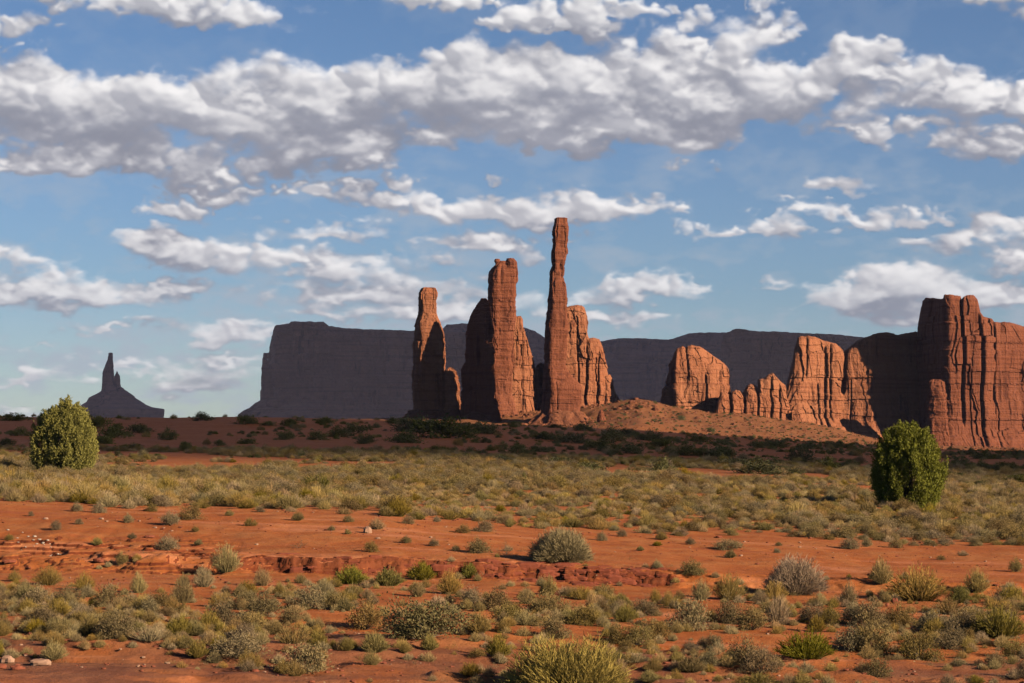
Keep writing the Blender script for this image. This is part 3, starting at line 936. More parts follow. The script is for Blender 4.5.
    # butte and knobs left of the wall
    o = rock("rock_butte", wall([(660, 404), (662.5, 388), (665, 385.5), (670.5, 385.5), (672, 372), (672.8, 358), (674, 351), (677, 346.8), (683, 345), (686, 346.8), (688, 345), (691, 344), (699, 344.8), (705, 348.5), (716, 356.2), (726, 363.8), (728, 367), (728.6, 384), (729.8, 396), (731, 408)],
                        [(660, 407), (731, 415)], [(660, 1165), (676, 1158), (715, 1164), (731, 1172)], T=16, n=3.5, taper=0.35, cracks=[(705.5, 0.9, 5, 0, 0.62), (672, 0.9, 7, 0, .9), (688, 0.8, 2, 0.55, 1.0), (722, 1.0, 2.5, 0, .8)], seed=51, amp=1.6, dens=4.5, rough=0.5, freq=1.3,
                        ledge=[(0.66, 0.7)]), M_ROCK)
    tag(o, "sunlit isolated sandstone butte with sloping shoulder and one dark crack", "rock butte")
    o = rock("rock_knob_row", wall([(716, 410), (718, 398), (721, 392.5), (725, 391.8), (729, 394), (731, 399), (732.5, 391.5), (736, 389), (741, 390.5), (744, 394), (746, 386), (750, 382.8), (755, 384), (758, 388), (759, 379), (764, 377), (769, 373.5), (772.4, 372), (777, 377), (781, 381), (785.6, 385), (787, 396), (792, 412)],
                        [(716, 414), (792, 419)], [(716, 1146), (745, 1152), (760, 1152), (792, 1160)], T=12, n=2.6, taper=0.4, cracks=[(731, 1.0, 5, 0, 1), (744.6, 0.9, 4.5, 0, 1), (758.6, 0.9, 5, 0, 1), (771.5, 0.9, 3.5, 0, .9), (780.5, .8, 3, 0, .9)], seed=55, amp=1.2, dens=5, rough=0.4, freq=1.8), M_ROCK)
    tag(o, "row of low rounded sandstone knobs between the isolated butte and the long wall", "rock knobs")
    # the long sunlit wall
    o = rock("rock_wall", wall([(783, 412), (785, 396), (787, 382), (792, 361), (795, 345), (797.6, 336.8), (801, 335), (807, 334.8), (817, 336.2), (823, 339), (829, 340), (835, 342), (840, 346), (844.5, 351), (846, 349), (850, 345), (858, 338.6), (866, 336.2), (875, 332.2), (882, 331.2), (890, 331.3), (898, 334), (903, 332), (917, 330), (926, 333), (934, 350)],
                        [(783, 420), (840, 430), (934, 446)], [(783, 1166), (800, 1168), (845, 1181), (872, 1180), (885, 1188), (918, 1204), (934, 1210)], T=17, n=4, taper=0.30,
                        cracks=[(844, 1.4, 6, 0.55, 1), (826, 1.0, 4, 0.1, 0.9), (831, 0.9, 3, 0.2, 1.0), (806, 0.8, 2.5, 0.6, 1), (820, 0.8, 3, 0, .5), (851, 0.7, 2, 0, .6)], seed=61, amp=1.6, dens=4, rough=0.6, freq=1.1,
                        flare=8, vf=0.22, ledge=[(0.45, 0.8), (0.62, 0.6), (0.30, 0.8)]), M_ROCK)
    tag(o, "long sunlit sandstone wall with a notch, its right end in black shadow", "rock wall")
    # big butte on the right
    o = rock("rock_butte", wall([(916.6, 345), (918.8, 322), (920.8, 311), (923, 299), (926, 297), (932, 296.6), (941, 297.4), (943.6, 296.8), (944.6, 293), (953, 293.4), (961.6, 294.6), (963, 299), (964.8, 295.4), (968, 293.6), (975.6, 294.2), (978.6, 298.4), (981, 308.6), (984, 315.6), (992, 318), (996, 321), (1010, 321), (1024, 325), (1060, 334), (1120, 348), (1180, 380), (1200, 440)],
                        [(916.6, 446), (1024, 449), (1200, 450)], [(916.6, 1214), (920, 1206), (926, 1196), (938, 1172), (943, 1163), (950, 1160), (985, 1164), (1000, 1170), (1060, 1180), (1200, 1220)], T=12, n=6, taper=0.10,
                        cracks=[(963.4, 1.2, 8, 0.25, 1), (981.5, 1.2, 6, 0.1, 1), (995.5, 0.9, 4.0, 0.1, 1), (970.5, 0.5, 2.2, 0.0, 0.5)], seed=77, amp=1.35, blocks=0.9, dens=4.5, rough=0.5, pleat=0.0, freq=0.6,
                        flare=7, vf=0.22, ledge=[(0.20, 1.4), (0.13, 1.0)]), M_ROCK_D)
    tag(o, "largest nearby butte, tall fluted cliff at the right edge of the view", "rock butte")
    # buttress block at its left foot
    k = rock("rock_pillar", loft([(380, 930.5, 942), (382, 928.5, 945), (395, 927.8, 946), (412, 927, 947), (432, 926.5, 948), (446, 925, 950)], 1156, 0.75, 3.4, rot=-0.1, seed=73, amp=0.09, strata=0.05, cracks=0.14, cap=0.12), M_ROCK_D)
    tag(k, "squat red rock buttress standing against the left foot of the largest butte", "rock pillar")

    # far mesas in cloud shade
    Yl = 5000
    e = at_base("mesa", 340, Yl, "distant flat-topped mesa left of the spires, in blue-grey shade", "mesa", "distant mesas")
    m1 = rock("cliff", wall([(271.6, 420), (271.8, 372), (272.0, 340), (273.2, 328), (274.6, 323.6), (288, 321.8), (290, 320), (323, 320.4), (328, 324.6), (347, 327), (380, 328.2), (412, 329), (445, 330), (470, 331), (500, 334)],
                          [(270, 404), (500, 404)], [(270, 5060), (276, 4990), (300, 4960), (360, 5000), (420, 5040), (500, 5160)], T=150, n=10, taper=0.05, seed=81, blocks=0.8, amp=17, dens=4.0, rough=1.5, freq=0.24, strata=3.5, ends=40, nv=110, ledge=[(0.86, 6), (0.93, 8)], bury=25), M_FAR_SHADED)
    pil = rock("pillar", loft([(353.2, 263.4, 271), (357.5, 262.8, 270.6), (359, 262.6, 267.0), (366.5, 262.0, 267.2), (368, 261.8, 271.6), (388, 261, 273), (402, 260, 275)], 5060, 1.2, 3.5, seed=83, amp=0.06, strata=0.04, cracks=0.08, seg=60, cap=0.1), M_FAR_SHADED)
    tal = rock("talus_skirt", wall([(238, 414.6), (244.6, 409.5), (250, 407.5), (255, 402.5), (261, 400), (275, 396), (400, 396), (500, 397)], [(238, 424), (500, 424)], [(238, 5000), (300, 4900), (500, 5000)], T=90, n=2.2, taper=0.75, seed=85, blocks=0.2, amp=9, dens=2, rough=2, freq=0.2, strata=4.0, nv=60, flare=60, vf=0.9, bury=14), M_FAR_SHADED)
    hold(e, m1, pil, tal)
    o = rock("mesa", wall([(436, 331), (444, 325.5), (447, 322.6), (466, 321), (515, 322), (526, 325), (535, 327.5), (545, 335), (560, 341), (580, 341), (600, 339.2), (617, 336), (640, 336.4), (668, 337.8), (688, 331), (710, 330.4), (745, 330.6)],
                        [(436, 408), (745, 408)], [(436, 6900), (560, 7200), (745, 6900)], T=220, n=8, taper=0.1, seed=87, blocks=0.8, amp=26, dens=3.2, rough=2, freq=0.17, strata=6, ends=30, nv=90, flare=160, vf=0.42, ledge=[(0.93, 14), (0.86, 14)], bury=40), M_FAR_SHADED)
    tag(o, "farthest long low mesa running behind the spires, dark blue-grey", "mesa", "distant mesas")
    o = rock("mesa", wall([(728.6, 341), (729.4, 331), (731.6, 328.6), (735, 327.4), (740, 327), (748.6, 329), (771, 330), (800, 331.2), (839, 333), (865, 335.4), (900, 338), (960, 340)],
                        [(728.6, 412), (960, 412)], [(728.6, 4900), (731, 4760), (760, 4700), (860, 4660), (960, 4800)], T=140, n=10, taper=0.08, seed=91, blocks=0.8, amp=17, dens=4, rough=1.6, freq=0.26, strata=3.5, ends=40, nv=110, flare=110, vf=0.36, ledge=[(0.93, 8)], bury=40), M_FAR_SHADED)
    tag(o, "distant dark mesa behind the long sunlit wall on the right", "mesa", "distant mesas")
    # lone far butte with a finger
    Yb = 6200
    e = at_base("rock_butte", 110, Yb, "lone far butte with a thumb-like spire on a cone, at the left horizon", "rock butte")
    sp = rock("thumb", loft([(353.6, 108.6, 112.3), (356, 108.0, 112.8), (359.8, 107, 113), (365, 104.9, 113.4), (371.6, 102.7, 113.5), (378, 102, 114.4), (384.8, 102, 116), (394, 101, 119)], Yb, 0.8, 2.6, seed=95, amp=0.07, strata=0.03, cracks=0.06, seg=60, step=0.4, cap=0.2), M_FAR_SHADED)
    tt = rock("tooth", loft([(371.6, 116.5, 117.3), (373.6, 115.6, 118.2), (376, 114.6, 119.8), (381, 114, 120.2), (388, 112, 120.8)], Yb, 0.8, 2.4, seed=97, amp=0.07, strata=0.03, cracks=0.05, seg=40, step=0.4, cap=0.2), M_FAR_SHADED)
    cn = rock("talus_cone", loft([(386.4, 103, 120), (390.6, 101.5, 126.5), (393, 98, 129), (396.6, 91, 134.4), (397.6, 89, 135), (402, 86.5, 142), (404.6, 82, 146), (407, 78.5, 152), (409, 75, 164.6), (412, 74, 165.2), (415, 73, 165), (421, 70, 165.6), (430, 66, 168)], Yb, 0.9, 2.1, seed=99, amp=0.03, strata=0.022, cracks=0.02, cap=0.02, bury=6), M_FAR_SHADED)
    hold(e, sp, tt, cn)


build_rocks()


# ------------------------------------------------------------------ clouds that throw the shade on dune and far mesas
def shade_cloud(gx, gy, rx, ry, alt, seed, label, thin=0.0):
    """a cumulus standing where its shadow falls on (gx, gy)"""
    t = alt / SUN.z
    cx, cy = gx + SUN.x * t, gy + SUN.y * t
    n, m = 48, 96
    ph = np.linspace(-math.pi / 2, math.pi / 2, n)
    th = np.linspace(0, 2 * np.pi, m, endpoint=False)
    PH, TH = np.meshgrid(ph, th, indexing='ij')
    ux, uy, uz = np.cos(PH) * np.cos(TH), np.cos(PH) * np.sin(TH), np.sin(PH)
    k = 1 + 0.16 * fbm(ux * 2.2, uy * 2.2, uz * 2.2, 4, seed)
    hz = np.where(uz > 0, 0.20, 0.05) * ry
    V = np.stack([cx + ux * rx * k, cy + uy * ry * k, alt + uz * hz * k + 0.05 * ry * np.abs(fbm(ux * 5, uy * 5, uz * 5, 3, seed + 1))], -1).reshape(-1, 3)
    m_, tt, b = new_mat("cloud_white")
    b.inputs['Base Color'].default_value = (0.85, 0.85, 0.86, 1)
    if thin > 0:        # a thin cloud lets a little of the sun through both its skins
        tr = tt.node('ShaderNodeBsdfTransparent')
        mx = tt.node('ShaderNodeMixShader')
        mx.inputs[0].default_value = math.sqrt(thin)
        tt.l.new(b.outputs[0], mx.inputs[1])
        tt.l.new(tr.outputs[0], mx.inputs[2])
        tt.l.new(mx.outputs[0], m_.node_tree.nodes["Material Output"].inputs[0])
    o = obj("cloud", mesh_from("cloud", V, grid_faces(n, m, True), m_, smooth=True))
    return tag(o, label, "cloud")


shade_cloud(60, 182 + 300, 620, 300, 1500, 5, "white cumulus cloud whose shadow darkens the red dune", 0.14)
shade_cloud(-120, 860, 200, 245, 1500, 6, "small white cumulus cloud whose shadow reaches the feet of the spires", 0.10)
shade_cloud(-100, 5750, 2600, 1900, 1700, 8, "wide white cumulus cloud whose shadow darkens the far mesas")
shade_cloud(-620, 1180, 300, 420, 1500, 12, "unseen cloud added to shade the plain left of the spires", 0.06)  # added out of view to cut light bounced onto the rocks' dark sides


# ------------------------------------------------------------------ haze
def build_haze():
    x0, x1, y0, y1, z0, z1 = -9000, 9000, -300, 9500, -80, 420
    V = [(x, y, z) for z in (z0, z1) for y in (y0, y1) for x in (x0, x1)]
    Fq = [(0, 2, 3, 1), (4, 5, 7, 6), (0, 1, 5, 4), (2, 6, 7, 3), (0, 4, 6, 2), (1, 3, 7, 5)]
    m = bpy.data.materials.new("haze")
    m.use_nodes = True
    nt = m.node_tree
    nt.nodes.clear()
    out = nt.nodes.new('ShaderNodeOutputMaterial')
    v = nt.nodes.new('ShaderNodeVolumePrincipled')
    v.inputs['Color'].default_value = (0.80, 0.74, 1.0, 1)
    v.inputs['Density'].default_value = HAZE
    v.inputs['Anisotropy'].default_value = 0.0
    nt.links.new(v.outputs[0], out.inputs['Volume'])
    o = obj("haze", mesh_from("haze", V, Fq, m))
    tag(o, "thin blue desert haze in front of the far mesas", kind="stuff")


HAZE = 0.00002
build_haze()


# ------------------------------------------------------------------ plants: unit meshes (about 1 m wide), shared by their copies
def quads_along(P, D, Wd, length, width, bend=None):
    """a leaf or blade at each point P along D, Wd across"""
    a = P - Wd * (width / 2)[:, None]
    b = P + Wd * (width / 2)[:, None]
    tip = P + D * length[:, None]
    if bend is not None: tip = tip + bend
    c = tip + Wd * (width * 0.22)[:, None]
    d = tip - Wd * (width * 0.22)[:, None]
    V = np.stack([a, b, c, d], 1).reshape(-1, 3)
    n = len(P)
    return V, np.arange(n * 4).reshape(n, 4)


def unit(v):
    return v / np.maximum(np.linalg.norm(v, axis=1, keepdims=True), 1e-9)


def rand_dirs(g, n):
    return unit(g.normal(size=(n, 3)))


def blades(P0, P1, w0, w1, g, sag=0.0, seg=3):
    """thin curved strips from P0 to P1"""
    n = len(P0)
    side = unit(np.cross(P1 - P0, rand_dirs(g, n)))
    Vs = []
    for k in range(seg + 1):
        t = k / seg
        p = P0 + (P1 - P0) * t
        p[:, 2] += sag * np.sin(math.pi * t) * np.linalg.norm(P1 - P0, axis=1)
        w = (w0 * (1 - t) + w1 * t)
        Vs += [p - side * w / 2, p + side * w / 2]
    V = np.stack(Vs, 1).reshape(-1, 3)
    m = 2 * (seg + 1)
    F_ = []
    for k in range(seg):
        b = np.arange(n) * m + 2 * k
        F_.append(np.stack([b, b + 1, b + 3, b + 2], 1))
    return V, np.concatenate(F_)


def join(parts):
    V, Fq, o = [], [], 0
    for v, f in parts:
        V.append(v); Fq.append(f + o); o += len(v)
    return np.concatenate(V), np.concatenate(Fq)


def dome_tips(g, n, h, lump=0.28, low=0.02):
    """branch tips over an uneven dome of half width 0.5 and height h"""
    th = g.uniform(0, 2 * np.pi, n)
    el = np.arcsin(g.uniform(low, 1.0, n) ** 0.9)
    d = np.stack([np.cos(th) * np.cos(el), np.sin(th) * np.cos(el), np.sin(el)], 1)
    r = 1 + lump * fbm(d[:, 0] * 1.7 + g.uniform(0, 50), d[:, 1] * 1.7, d[:, 2] * 1.7, 3, 3) * 1.5
    r = r * g.uniform(0.72, 1.06, n)
    return d * r[:, None] * np.array([0.5, 0.5, h])


def sage_mesh(seed, nb=64, per=62, h=0.62, leaf=0.036, mat='sage', spread=0.07):
    g = np.random.default_rng(seed)
    tips = dome_tips(g, nb, h)
    root = tips * 0.12
    root[:, 2] = 0
    t = 1 - g.uniform(0, 1, (nb, per)) ** 1.8 * 0.62
    P = root[:, None] + (tips - root)[:, None] * t[..., None]
    P[..., 2] += 0.05 * np.sin(t * math.pi)
    P = P.reshape(-1, 3) + g.normal(size=(nb * per, 3)) * spread * np.array([1, 1, 0.8])
    P[:, 2] = np.abs(P[:, 2]) * 1.0 + 0.005
    D = unit(np.repeat(unit(tips - root * 0.5), per, 0) * 0.7 + rand_dirs(g, nb * per) * 0.9 + np.array([0, 0, 0.35]))
    n = len(P)
    V, Fq = quads_along(P, D, unit(np.cross(D, rand_dirs(g, n))), g.uniform(0.7, 1.5, n) * leaf, g.uniform(0.5, 1.0, n) * leaf * 0.62)
    tw = blades(root, tips * g.uniform(0.75, 1.0, (nb, 1)), 0.014, 0.005, g, 0.03)
    return (V, Fq), tw


def stem_mesh(seed, n=420, h=1.0, w=0.010, fan=0.55, cur=0.05, tops=0.5, droop=0.72, dexp=2.2):
    """upright shoots fanning from a base (rabbitbrush, snakeweed, grass)"""
    g = np.random.default_rng(seed)
    th = g.uniform(0, 2 * np.pi, n)
    r = np.sqrt(g.uniform(0, 1, n))
    lum = 1 + 0.30 * fbm(np.cos(th) * 1.6 + seed, np.sin(th) * 1.6, r * 1.5, 3, 4)
    top = np.stack([np.cos(th) * r * 0.5 * lum, np.sin(th) * r * 0.5 * lum, h * (1 - droop * r ** dexp) * g.uniform(0.62, 1.02, n) * lum], 1)
    base = top * (1 - fan) * g.uniform(0.7, 1.1, (n, 1))
    base[:, 2] = g.uniform(0, 0.02, n)
    parts = [blades(base, top, w, w * 0.4, g, cur)]
    m = int(n * tops)
    if m:       # small side shoots near the tips
        k = g.integers(0, n, m * 3)
        t = g.uniform(0.55, 1.0, len(k))
        P = base[k] + (top[k] - base[k]) * t[:, None]
        P = P + g.normal(size=P.shape) * 0.012
        D = unit(unit(top[k] - base[k]) + 0.55 * rand_dirs(g, len(k)))
        parts.append(quads_along(P, D, unit(np.cross(D, rand_dirs(g, len(k)))), g.uniform(0.04, 0.11, len(k)), np.full(len(k), w * 1.1)))
    V, Fq = join(parts)
    nb = 26
    q = g.integers(0, n, nb)
    tw = blades(base[q] * 0.8, base[q] + (top[q] - base[q]) * 0.55, np.float64(0.012), np.float64(0.006), g, 0.04)
    return (V, Fq), tw


def juniper_mesh(prof, seed, lobes, n_t=330, per=150):
    """crown of upright sprays over a body of revolution; prof: (height 0..1, radius)"""
    g = np.random.default_rng(seed)
    pz, pr = np.array(prof).T
    out = []
    for (lx, ly, lr, lz0, lz1, share) in lobes:
        n = int(n_t * share)
        zt = g.uniform(0.0, 1.0, n) ** 0.85
        th = g.uniform(0, 2 * np.pi, n)
        rad = np.interp(zt, pz, pr) * lr * (0.55 + 0.45 * np.sqrt(g.uniform(0, 1, n))) * (1 + 0.16 * fbm(np.cos(th) * 2, np.sin(th) * 2, zt * 3, 3, seed))
        P = np.stack([lx + rad * np.cos(th), ly + rad * np.sin(th), lz0 + zt * (lz1 - lz0)], 1)
        ax = unit(np.stack([np.cos(th) * 0.30, np.sin(th) * 0.30, np.full(n, 1.0)], 1) + 0.16 * g.normal(size=(n, 3)))
        ln = g.uniform(0.12, 0.26, n)
        t = g.uniform(0, 1, (n, per))
        wid = 0.052 * np.sin(np.pi * np.clip(0.12 + t * 0.88, 0, 1)) ** 0.7
        Q = P[:, None] + ax[:, None] * (t * ln[:, None] - 0.05)[..., None] + g.normal(size=(n, per, 3)) * wid[..., None] * 0.62
        Q = Q.reshape(-1, 3)
        D = unit(np.repeat(ax, per, 0) + 0.85 * rand_dirs(g, len(Q)))
        k = len(Q)
        out.append(quads_along(Q, D, unit(np.cross(D, rand_dirs(g, k))), g.uniform(0.014, 0.032, k), g.uniform(0.009, 0.016, k)))
    return join(out)


PLANT = {}


def add_kind(kind, fn, seeds, leafm, twigm='twig'):
    PLANT[kind] = []
    for s in seeds:
        (fv, ff), (tv, tf) = fn(s)
        PLANT[kind].append((mesh_from(kind + "_foliage", fv, ff, ML[leafm], smooth=False), mesh_from(kind + "_stems", tv, tf, ML[twigm])))


add_kind('S', lambda s: sage_mesh(s), range(11, 17), 'sage')
add_kind('R', lambda s: stem_mesh(s, 520, 1.0, 0.010, 0.58, 0.05, 0.9), range(21, 26), 'rabbit')
add_kind('Y', lambda s: stem_mesh(s, 620, 0.75, 0.012, 0.60, 0.04, 0.8), range(31, 36), 'snake')
add_kind('G', lambda s: stem_mesh(s, 420, 0.75, 0.012, 0.45, 0.06, 0.3), range(41, 45), 'straw')
add_kind('T', lambda s: stem_mesh(s, 1700, 0.8, 0.0062, 0.48, 0.05, 1.5, 0.75, 3.2), range(51, 54), 'tall')
add_kind('P', lambda s: stem_mesh(s, 1500, 0.8, 0.0065, 0.55, 0.06, 1.5, 0.8, 3.0), (57,), 'dry')
add_kind('N', lambda s: stem_mesh(s, 520, 0.8, 0.013, 0.5, 0.03, 0.9), range(61, 64), 'green')
add_kind('E', lambda s: sage_mesh(s, 90, 60, 0.6, 0.034, spread=0.05), range(71, 74), 'olive')
add_kind('B', lambda s: stem_mesh(s, 2600, 0.75, 0.006, 0.52, 0.07, 1.8, 0.88, 3.6), range(81, 83), 'tall')
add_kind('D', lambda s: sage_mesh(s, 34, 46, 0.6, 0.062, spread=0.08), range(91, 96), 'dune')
add_kind('W', lambda s: sage_mesh(s, 18, 16, 0.6, 0.035, spread=0.05), range(101, 103), 'sage')

NAME = dict(S="sagebrush", R="rabbitbrush", Y="snakeweed", G="grass_tuft", T="dry_shrub", P="dry_shrub", N="green_shrub", E="olive_shrub", B="rabbitbrush", D="dune_shrub", W="twiggy_shrub")
CAT = dict(S="sagebrush", R="rabbitbrush", Y="snakeweed", G="grass tuft", T="dry shrub", P="dry shrub", N="green shrub", E="olive shrub", B="rabbitbrush", D="dark shrub", W="twiggy shrub")
LOOK = dict(S="grey-green sagebrush", R="pale feathery rabbitbrush", Y="yellow-green snakeweed cushion", G="straw-coloured grass tuft", T="dry straw-coloured shrub", P="dry pinkish shrub",
            N="bright green upright shrub", E="dark olive shrub", B="pale rounded rabbitbrush", D="dark green shrub", W="thin twiggy shrub")
HT = dict(S=0.66, R=1.0, Y=0.74, G=0.75, T=0.8, P=0.8, N=0.8, E=0.66, B=0.78, D=0.66, W=0.66)      # height of each unit mesh


def plant(kind, X, Y, z, w, h, parts=True, label=None, group=None, var=None):
    """one plant w metres wide and h tall"""
    fm, tm = PLANT[kind][random.randrange(len(PLANT[kind])) if var is None else var]
    rz = random.uniform(0, 6.28)
    s = (w, w * random.uniform(0.85, 1.1), h / HT[kind])
    if parts:
        e = empty(NAME[kind], (X, Y, z - 0.02 * h))
        e.rotation_euler.z = rz
        e.scale = s
        f = obj("foliage", fm, e)
        t = obj("stems", tm, e)
    else:
        e = obj(NAME[kind], fm, None, (X, Y, z - 0.02 * h))
        e.rotation_euler.z = rz
        e.scale = s
    return tag(e, label, CAT[kind], group)


# the plants one can pick out in front: kind, middle column, foot row, width and height in rows; a label where it stands out
FRONT = [
    ('B', 561, 562, 68, 36, "large pale rounded rabbitbrush alone on the slope above the red cut bank"),
    ('E', 424, 638, 84, 44, "largest dark olive shrub in the middle of the wash"),
    ('T', 566, 700, 116, 62, "tall straw-coloured shrub with fanned stems cut by the bottom edge"),
    ('P', 793, 594, 66, 38, "dry pale shrub with pinkish twigs at the foot of the right slope"),
    ('R', 916, 600, 66, 36, "wide pale silver-green shrub below the slope under the right juniper"),
    ('Y', 999, 638, 58, 32, "large yellow-green snakeweed mound near the right edge"),
    ('N', 805, 658, 62, 30, "dark green fresh shrub standing alone on the sand at lower right"),
    ('R', 227, 572, 33, 30, "tall grey-green rabbitbrush at the left end of the red cut bank"),
    ('S', 304, 671, 54, 31, "wide tan-green sagebrush in front of the others, left of centre on the slickrock edge"),
    ('S', 239, 657, 58, 24, "low dark sagebrush with bare shadowed twigs at lower left"),
    ('S', 119, 639, 40, 29, "tallest sagebrush at lower left, edged by the slickrock"),
    ('S', 688, 630, 46, 35, "dense grey sagebrush with a long shadow, right of the pair in open sand"),
    ('S', 918, 660, 48, 31, "broad dark sagebrush in the tangle at lower right"),
    ('S', 617, 644, 24, 20, "smaller of the pair of sagebrush in open sand right of centre"),
    ('S', 640, 646, 32, 24, "larger of the pair of sagebrush in open sand right of centre"),
    ('N', 352, 584, 36, 20, "leftmost of the green upright shrubs under the red cut bank"),
    ('N', 388, 586, 32, 20, "middle one of the green upright shrubs under the red cut bank"),
    ('N', 422, 580, 36, 21, "rightmost of the three green shrubs touching the red cut bank"),
    ('N', 470, 578, 19, 16, "small green shrub beside the red layered part of the bank"),
    ('N', 958, 603, 28, 20, "fresh lime-green shrub just right of the wide silver-green one"),
    ('R', 728, 600, 36, 28, "yellowish rabbitbrush left of the dry pinkish shrub"),
    ('S', 366, 629, 40, 30, "grey sagebrush touching the left side of the largest olive shrub"),
    ('S', 221, 626, 33, 28, "big grey sagebrush in the second row left of centre"),
    ('S', 46, 626, 28, 24, "round grey sagebrush with a crisp shadow at the left"),
    ('S', 744, 666, 42, 28, "grey-green sagebrush heap at lower right of centre"),
    ('R', 985, 645, 16, 8, "small pale leafy rosette on bare sand at the right"),
    ('R', 50, 585, 32, 20, "leftmost pale rabbitbrush on the bare wash floor"),
    ('R', 85.5, 590, 23, 19, "second pale rabbitbrush from the left on the bare wash floor"),
    ('R', 140, 593, 20, 23, "slender pale rabbitbrush standing alone on the bare wash floor"),
    ('R', 56, 661, 28, 20, "pale yellow tuft beside the flat boulder on the slickrock"),
    ('Y', 198, 661, 24, 18, "bright round snakeweed cushion on the slickrock edge at lower left"),
    ('S', 555, 638, 31, 24, "grey sagebrush with a long black shadow behind the tall straw shrub"),
    ('W', 507, 554, 18, 16, "dead twiggy shrub left of the large rounded rabbitbrush"),
    ('W', 997, 604, 36, 22, "dry brown twiggy shrub near the right edge under the slope"),
    ('R', 880, 583, 28, 28, "leaning feathery rabbitbrush with a shadow on the right slope"),
]
ROWS = [
    # the wash, behind
    ('S', 3, 604, 16, 13), ('S', 20, 601, 22, 14), ('S', 39, 605, 28, 19), ('S', 69, 604, 32, 18), ('R', 89, 597, 17, 13), ('S', 114, 606, 36, 21), ('S', 150, 615, 24, 19),
    ('S', 163, 606, 28, 14), ('Y', 64, 634, 34, 17), ('Y', 5, 634, 18, 18), ('Y', 92, 636, 22, 21), ('G', 151, 642, 36, 16), ('Y', 152, 624, 18, 10), ('R', 184, 603, 25, 27),
    ('Y', 184, 614, 16, 12), ('Y', 181, 636, 30, 21), ('Y', 1, 657, 11, 16), ('R', 204, 587, 26, 21), ('R', 263.5, 586, 18, 19), ('R', 280, 596, 13, 15), ('Y', 248, 595, 22, 14),
    ('S', 245, 609, 38, 18), ('S', 264, 616, 34, 22), ('S', 250, 630, 34, 18), ('S', 311, 609, 38, 23), ('R', 325, 597, 20, 18), ('S', 338, 610, 26, 20), ('Y', 346, 611, 20, 12),
    ('S', 292, 624, 28, 16), ('R', 319, 630, 14, 14), ('Y', 275, 634, 28, 13), ('G', 294, 643, 40, 19), ('Y', 318, 647, 22, 16), ('Y', 221, 635, 15, 12), ('G', 205, 635, 16, 12),
    ('R', 252, 669, 28, 19), ('Y', 347, 651, 15, 14), ('Y', 375, 652, 30, 20), ('R', 450, 594, 28, 25), ('R', 418, 597, 19, 17), ('Y', 479, 635, 24, 21), ('S', 473, 607, 26, 20),
    ('S', 497, 610, 30, 22), ('S', 508, 622, 36, 19), ('Y', 430, 650, 22, 16), ('R', 405, 655, 12, 12), ('Y', 498, 657, 28, 22), ('S', 477, 658, 18, 9), ('Y', 471, 680, 23, 13),
    ('R', 526, 604, 17, 18), ('R', 549, 595, 19, 20), ('S', 545, 612, 44, 20), ('S', 583, 625, 32, 20), ('G', 591, 609, 15, 20), ('S', 603, 614, 15, 15), ('S', 615, 614, 14, 12),
    ('Y', 622, 606, 14, 12), ('Y', 625, 622, 26, 17), ('S', 643, 616, 28, 17), ('R', 655, 603, 13, 15), ('R', 700, 600, 20, 22), ('Y', 690, 672, 32, 17), ('G', 634, 665, 36, 10),
    ('Y', 648, 683, 20, 12), ('S', 727, 624, 30, 26), ('S', 750, 630, 31, 26), ('G', 777, 622, 32, 27), ('S', 812, 623, 28, 20), ('S', 829, 626, 19, 22), ('R', 848, 606, 19, 26),
    ('S', 852, 624, 30, 22), ('Y', 815, 632, 20, 16), ('S', 712, 649, 24, 15), ('S', 761, 674, 38, 24), ('S', 709, 668, 20, 18), ('Y', 729, 664, 16, 14), ('Y', 755, 686, 46, 13),
    ('S', 850, 651, 36, 26), ('S', 870, 653, 34, 34), ('S', 875, 677, 28, 20), ('R', 975, 592, 27, 25), ('S', 870, 627, 34, 27), ('S', 897, 627, 30, 22), ('R', 947, 614, 38, 16),
    ('S', 930, 632, 38, 22), ('Y', 933, 634, 24, 16), ('S', 962, 635, 34, 26), ('S', 950, 648, 36, 22), ('S', 968, 642, 14, 14), ('S', 1012, 656, 26, 17), ('S', 993, 667, 22, 15),
    ('R', 956, 667, 15, 9), ('S', 1022, 678, 16, 20), ('Y', 974, 684, 18, 9), ('S', 691, 575, 26, 15), ('G', 330, 586, 16, 10), ('S', 123, 564, 14, 12), ('R', 657, 569, 10, 10),
    ('G', 780, 606, 20, 12), ('R', 668, 606, 16, 16), ('R', 760, 604, 18, 14), ('G', 438, 606, 22, 12), ('S', 536, 626, 16, 10), ('Y', 595, 668, 20, 9), ('R', 820, 606, 14, 14), ('S', 1008, 618, 22, 14), ('R', 1016, 606, 18, 12),
]
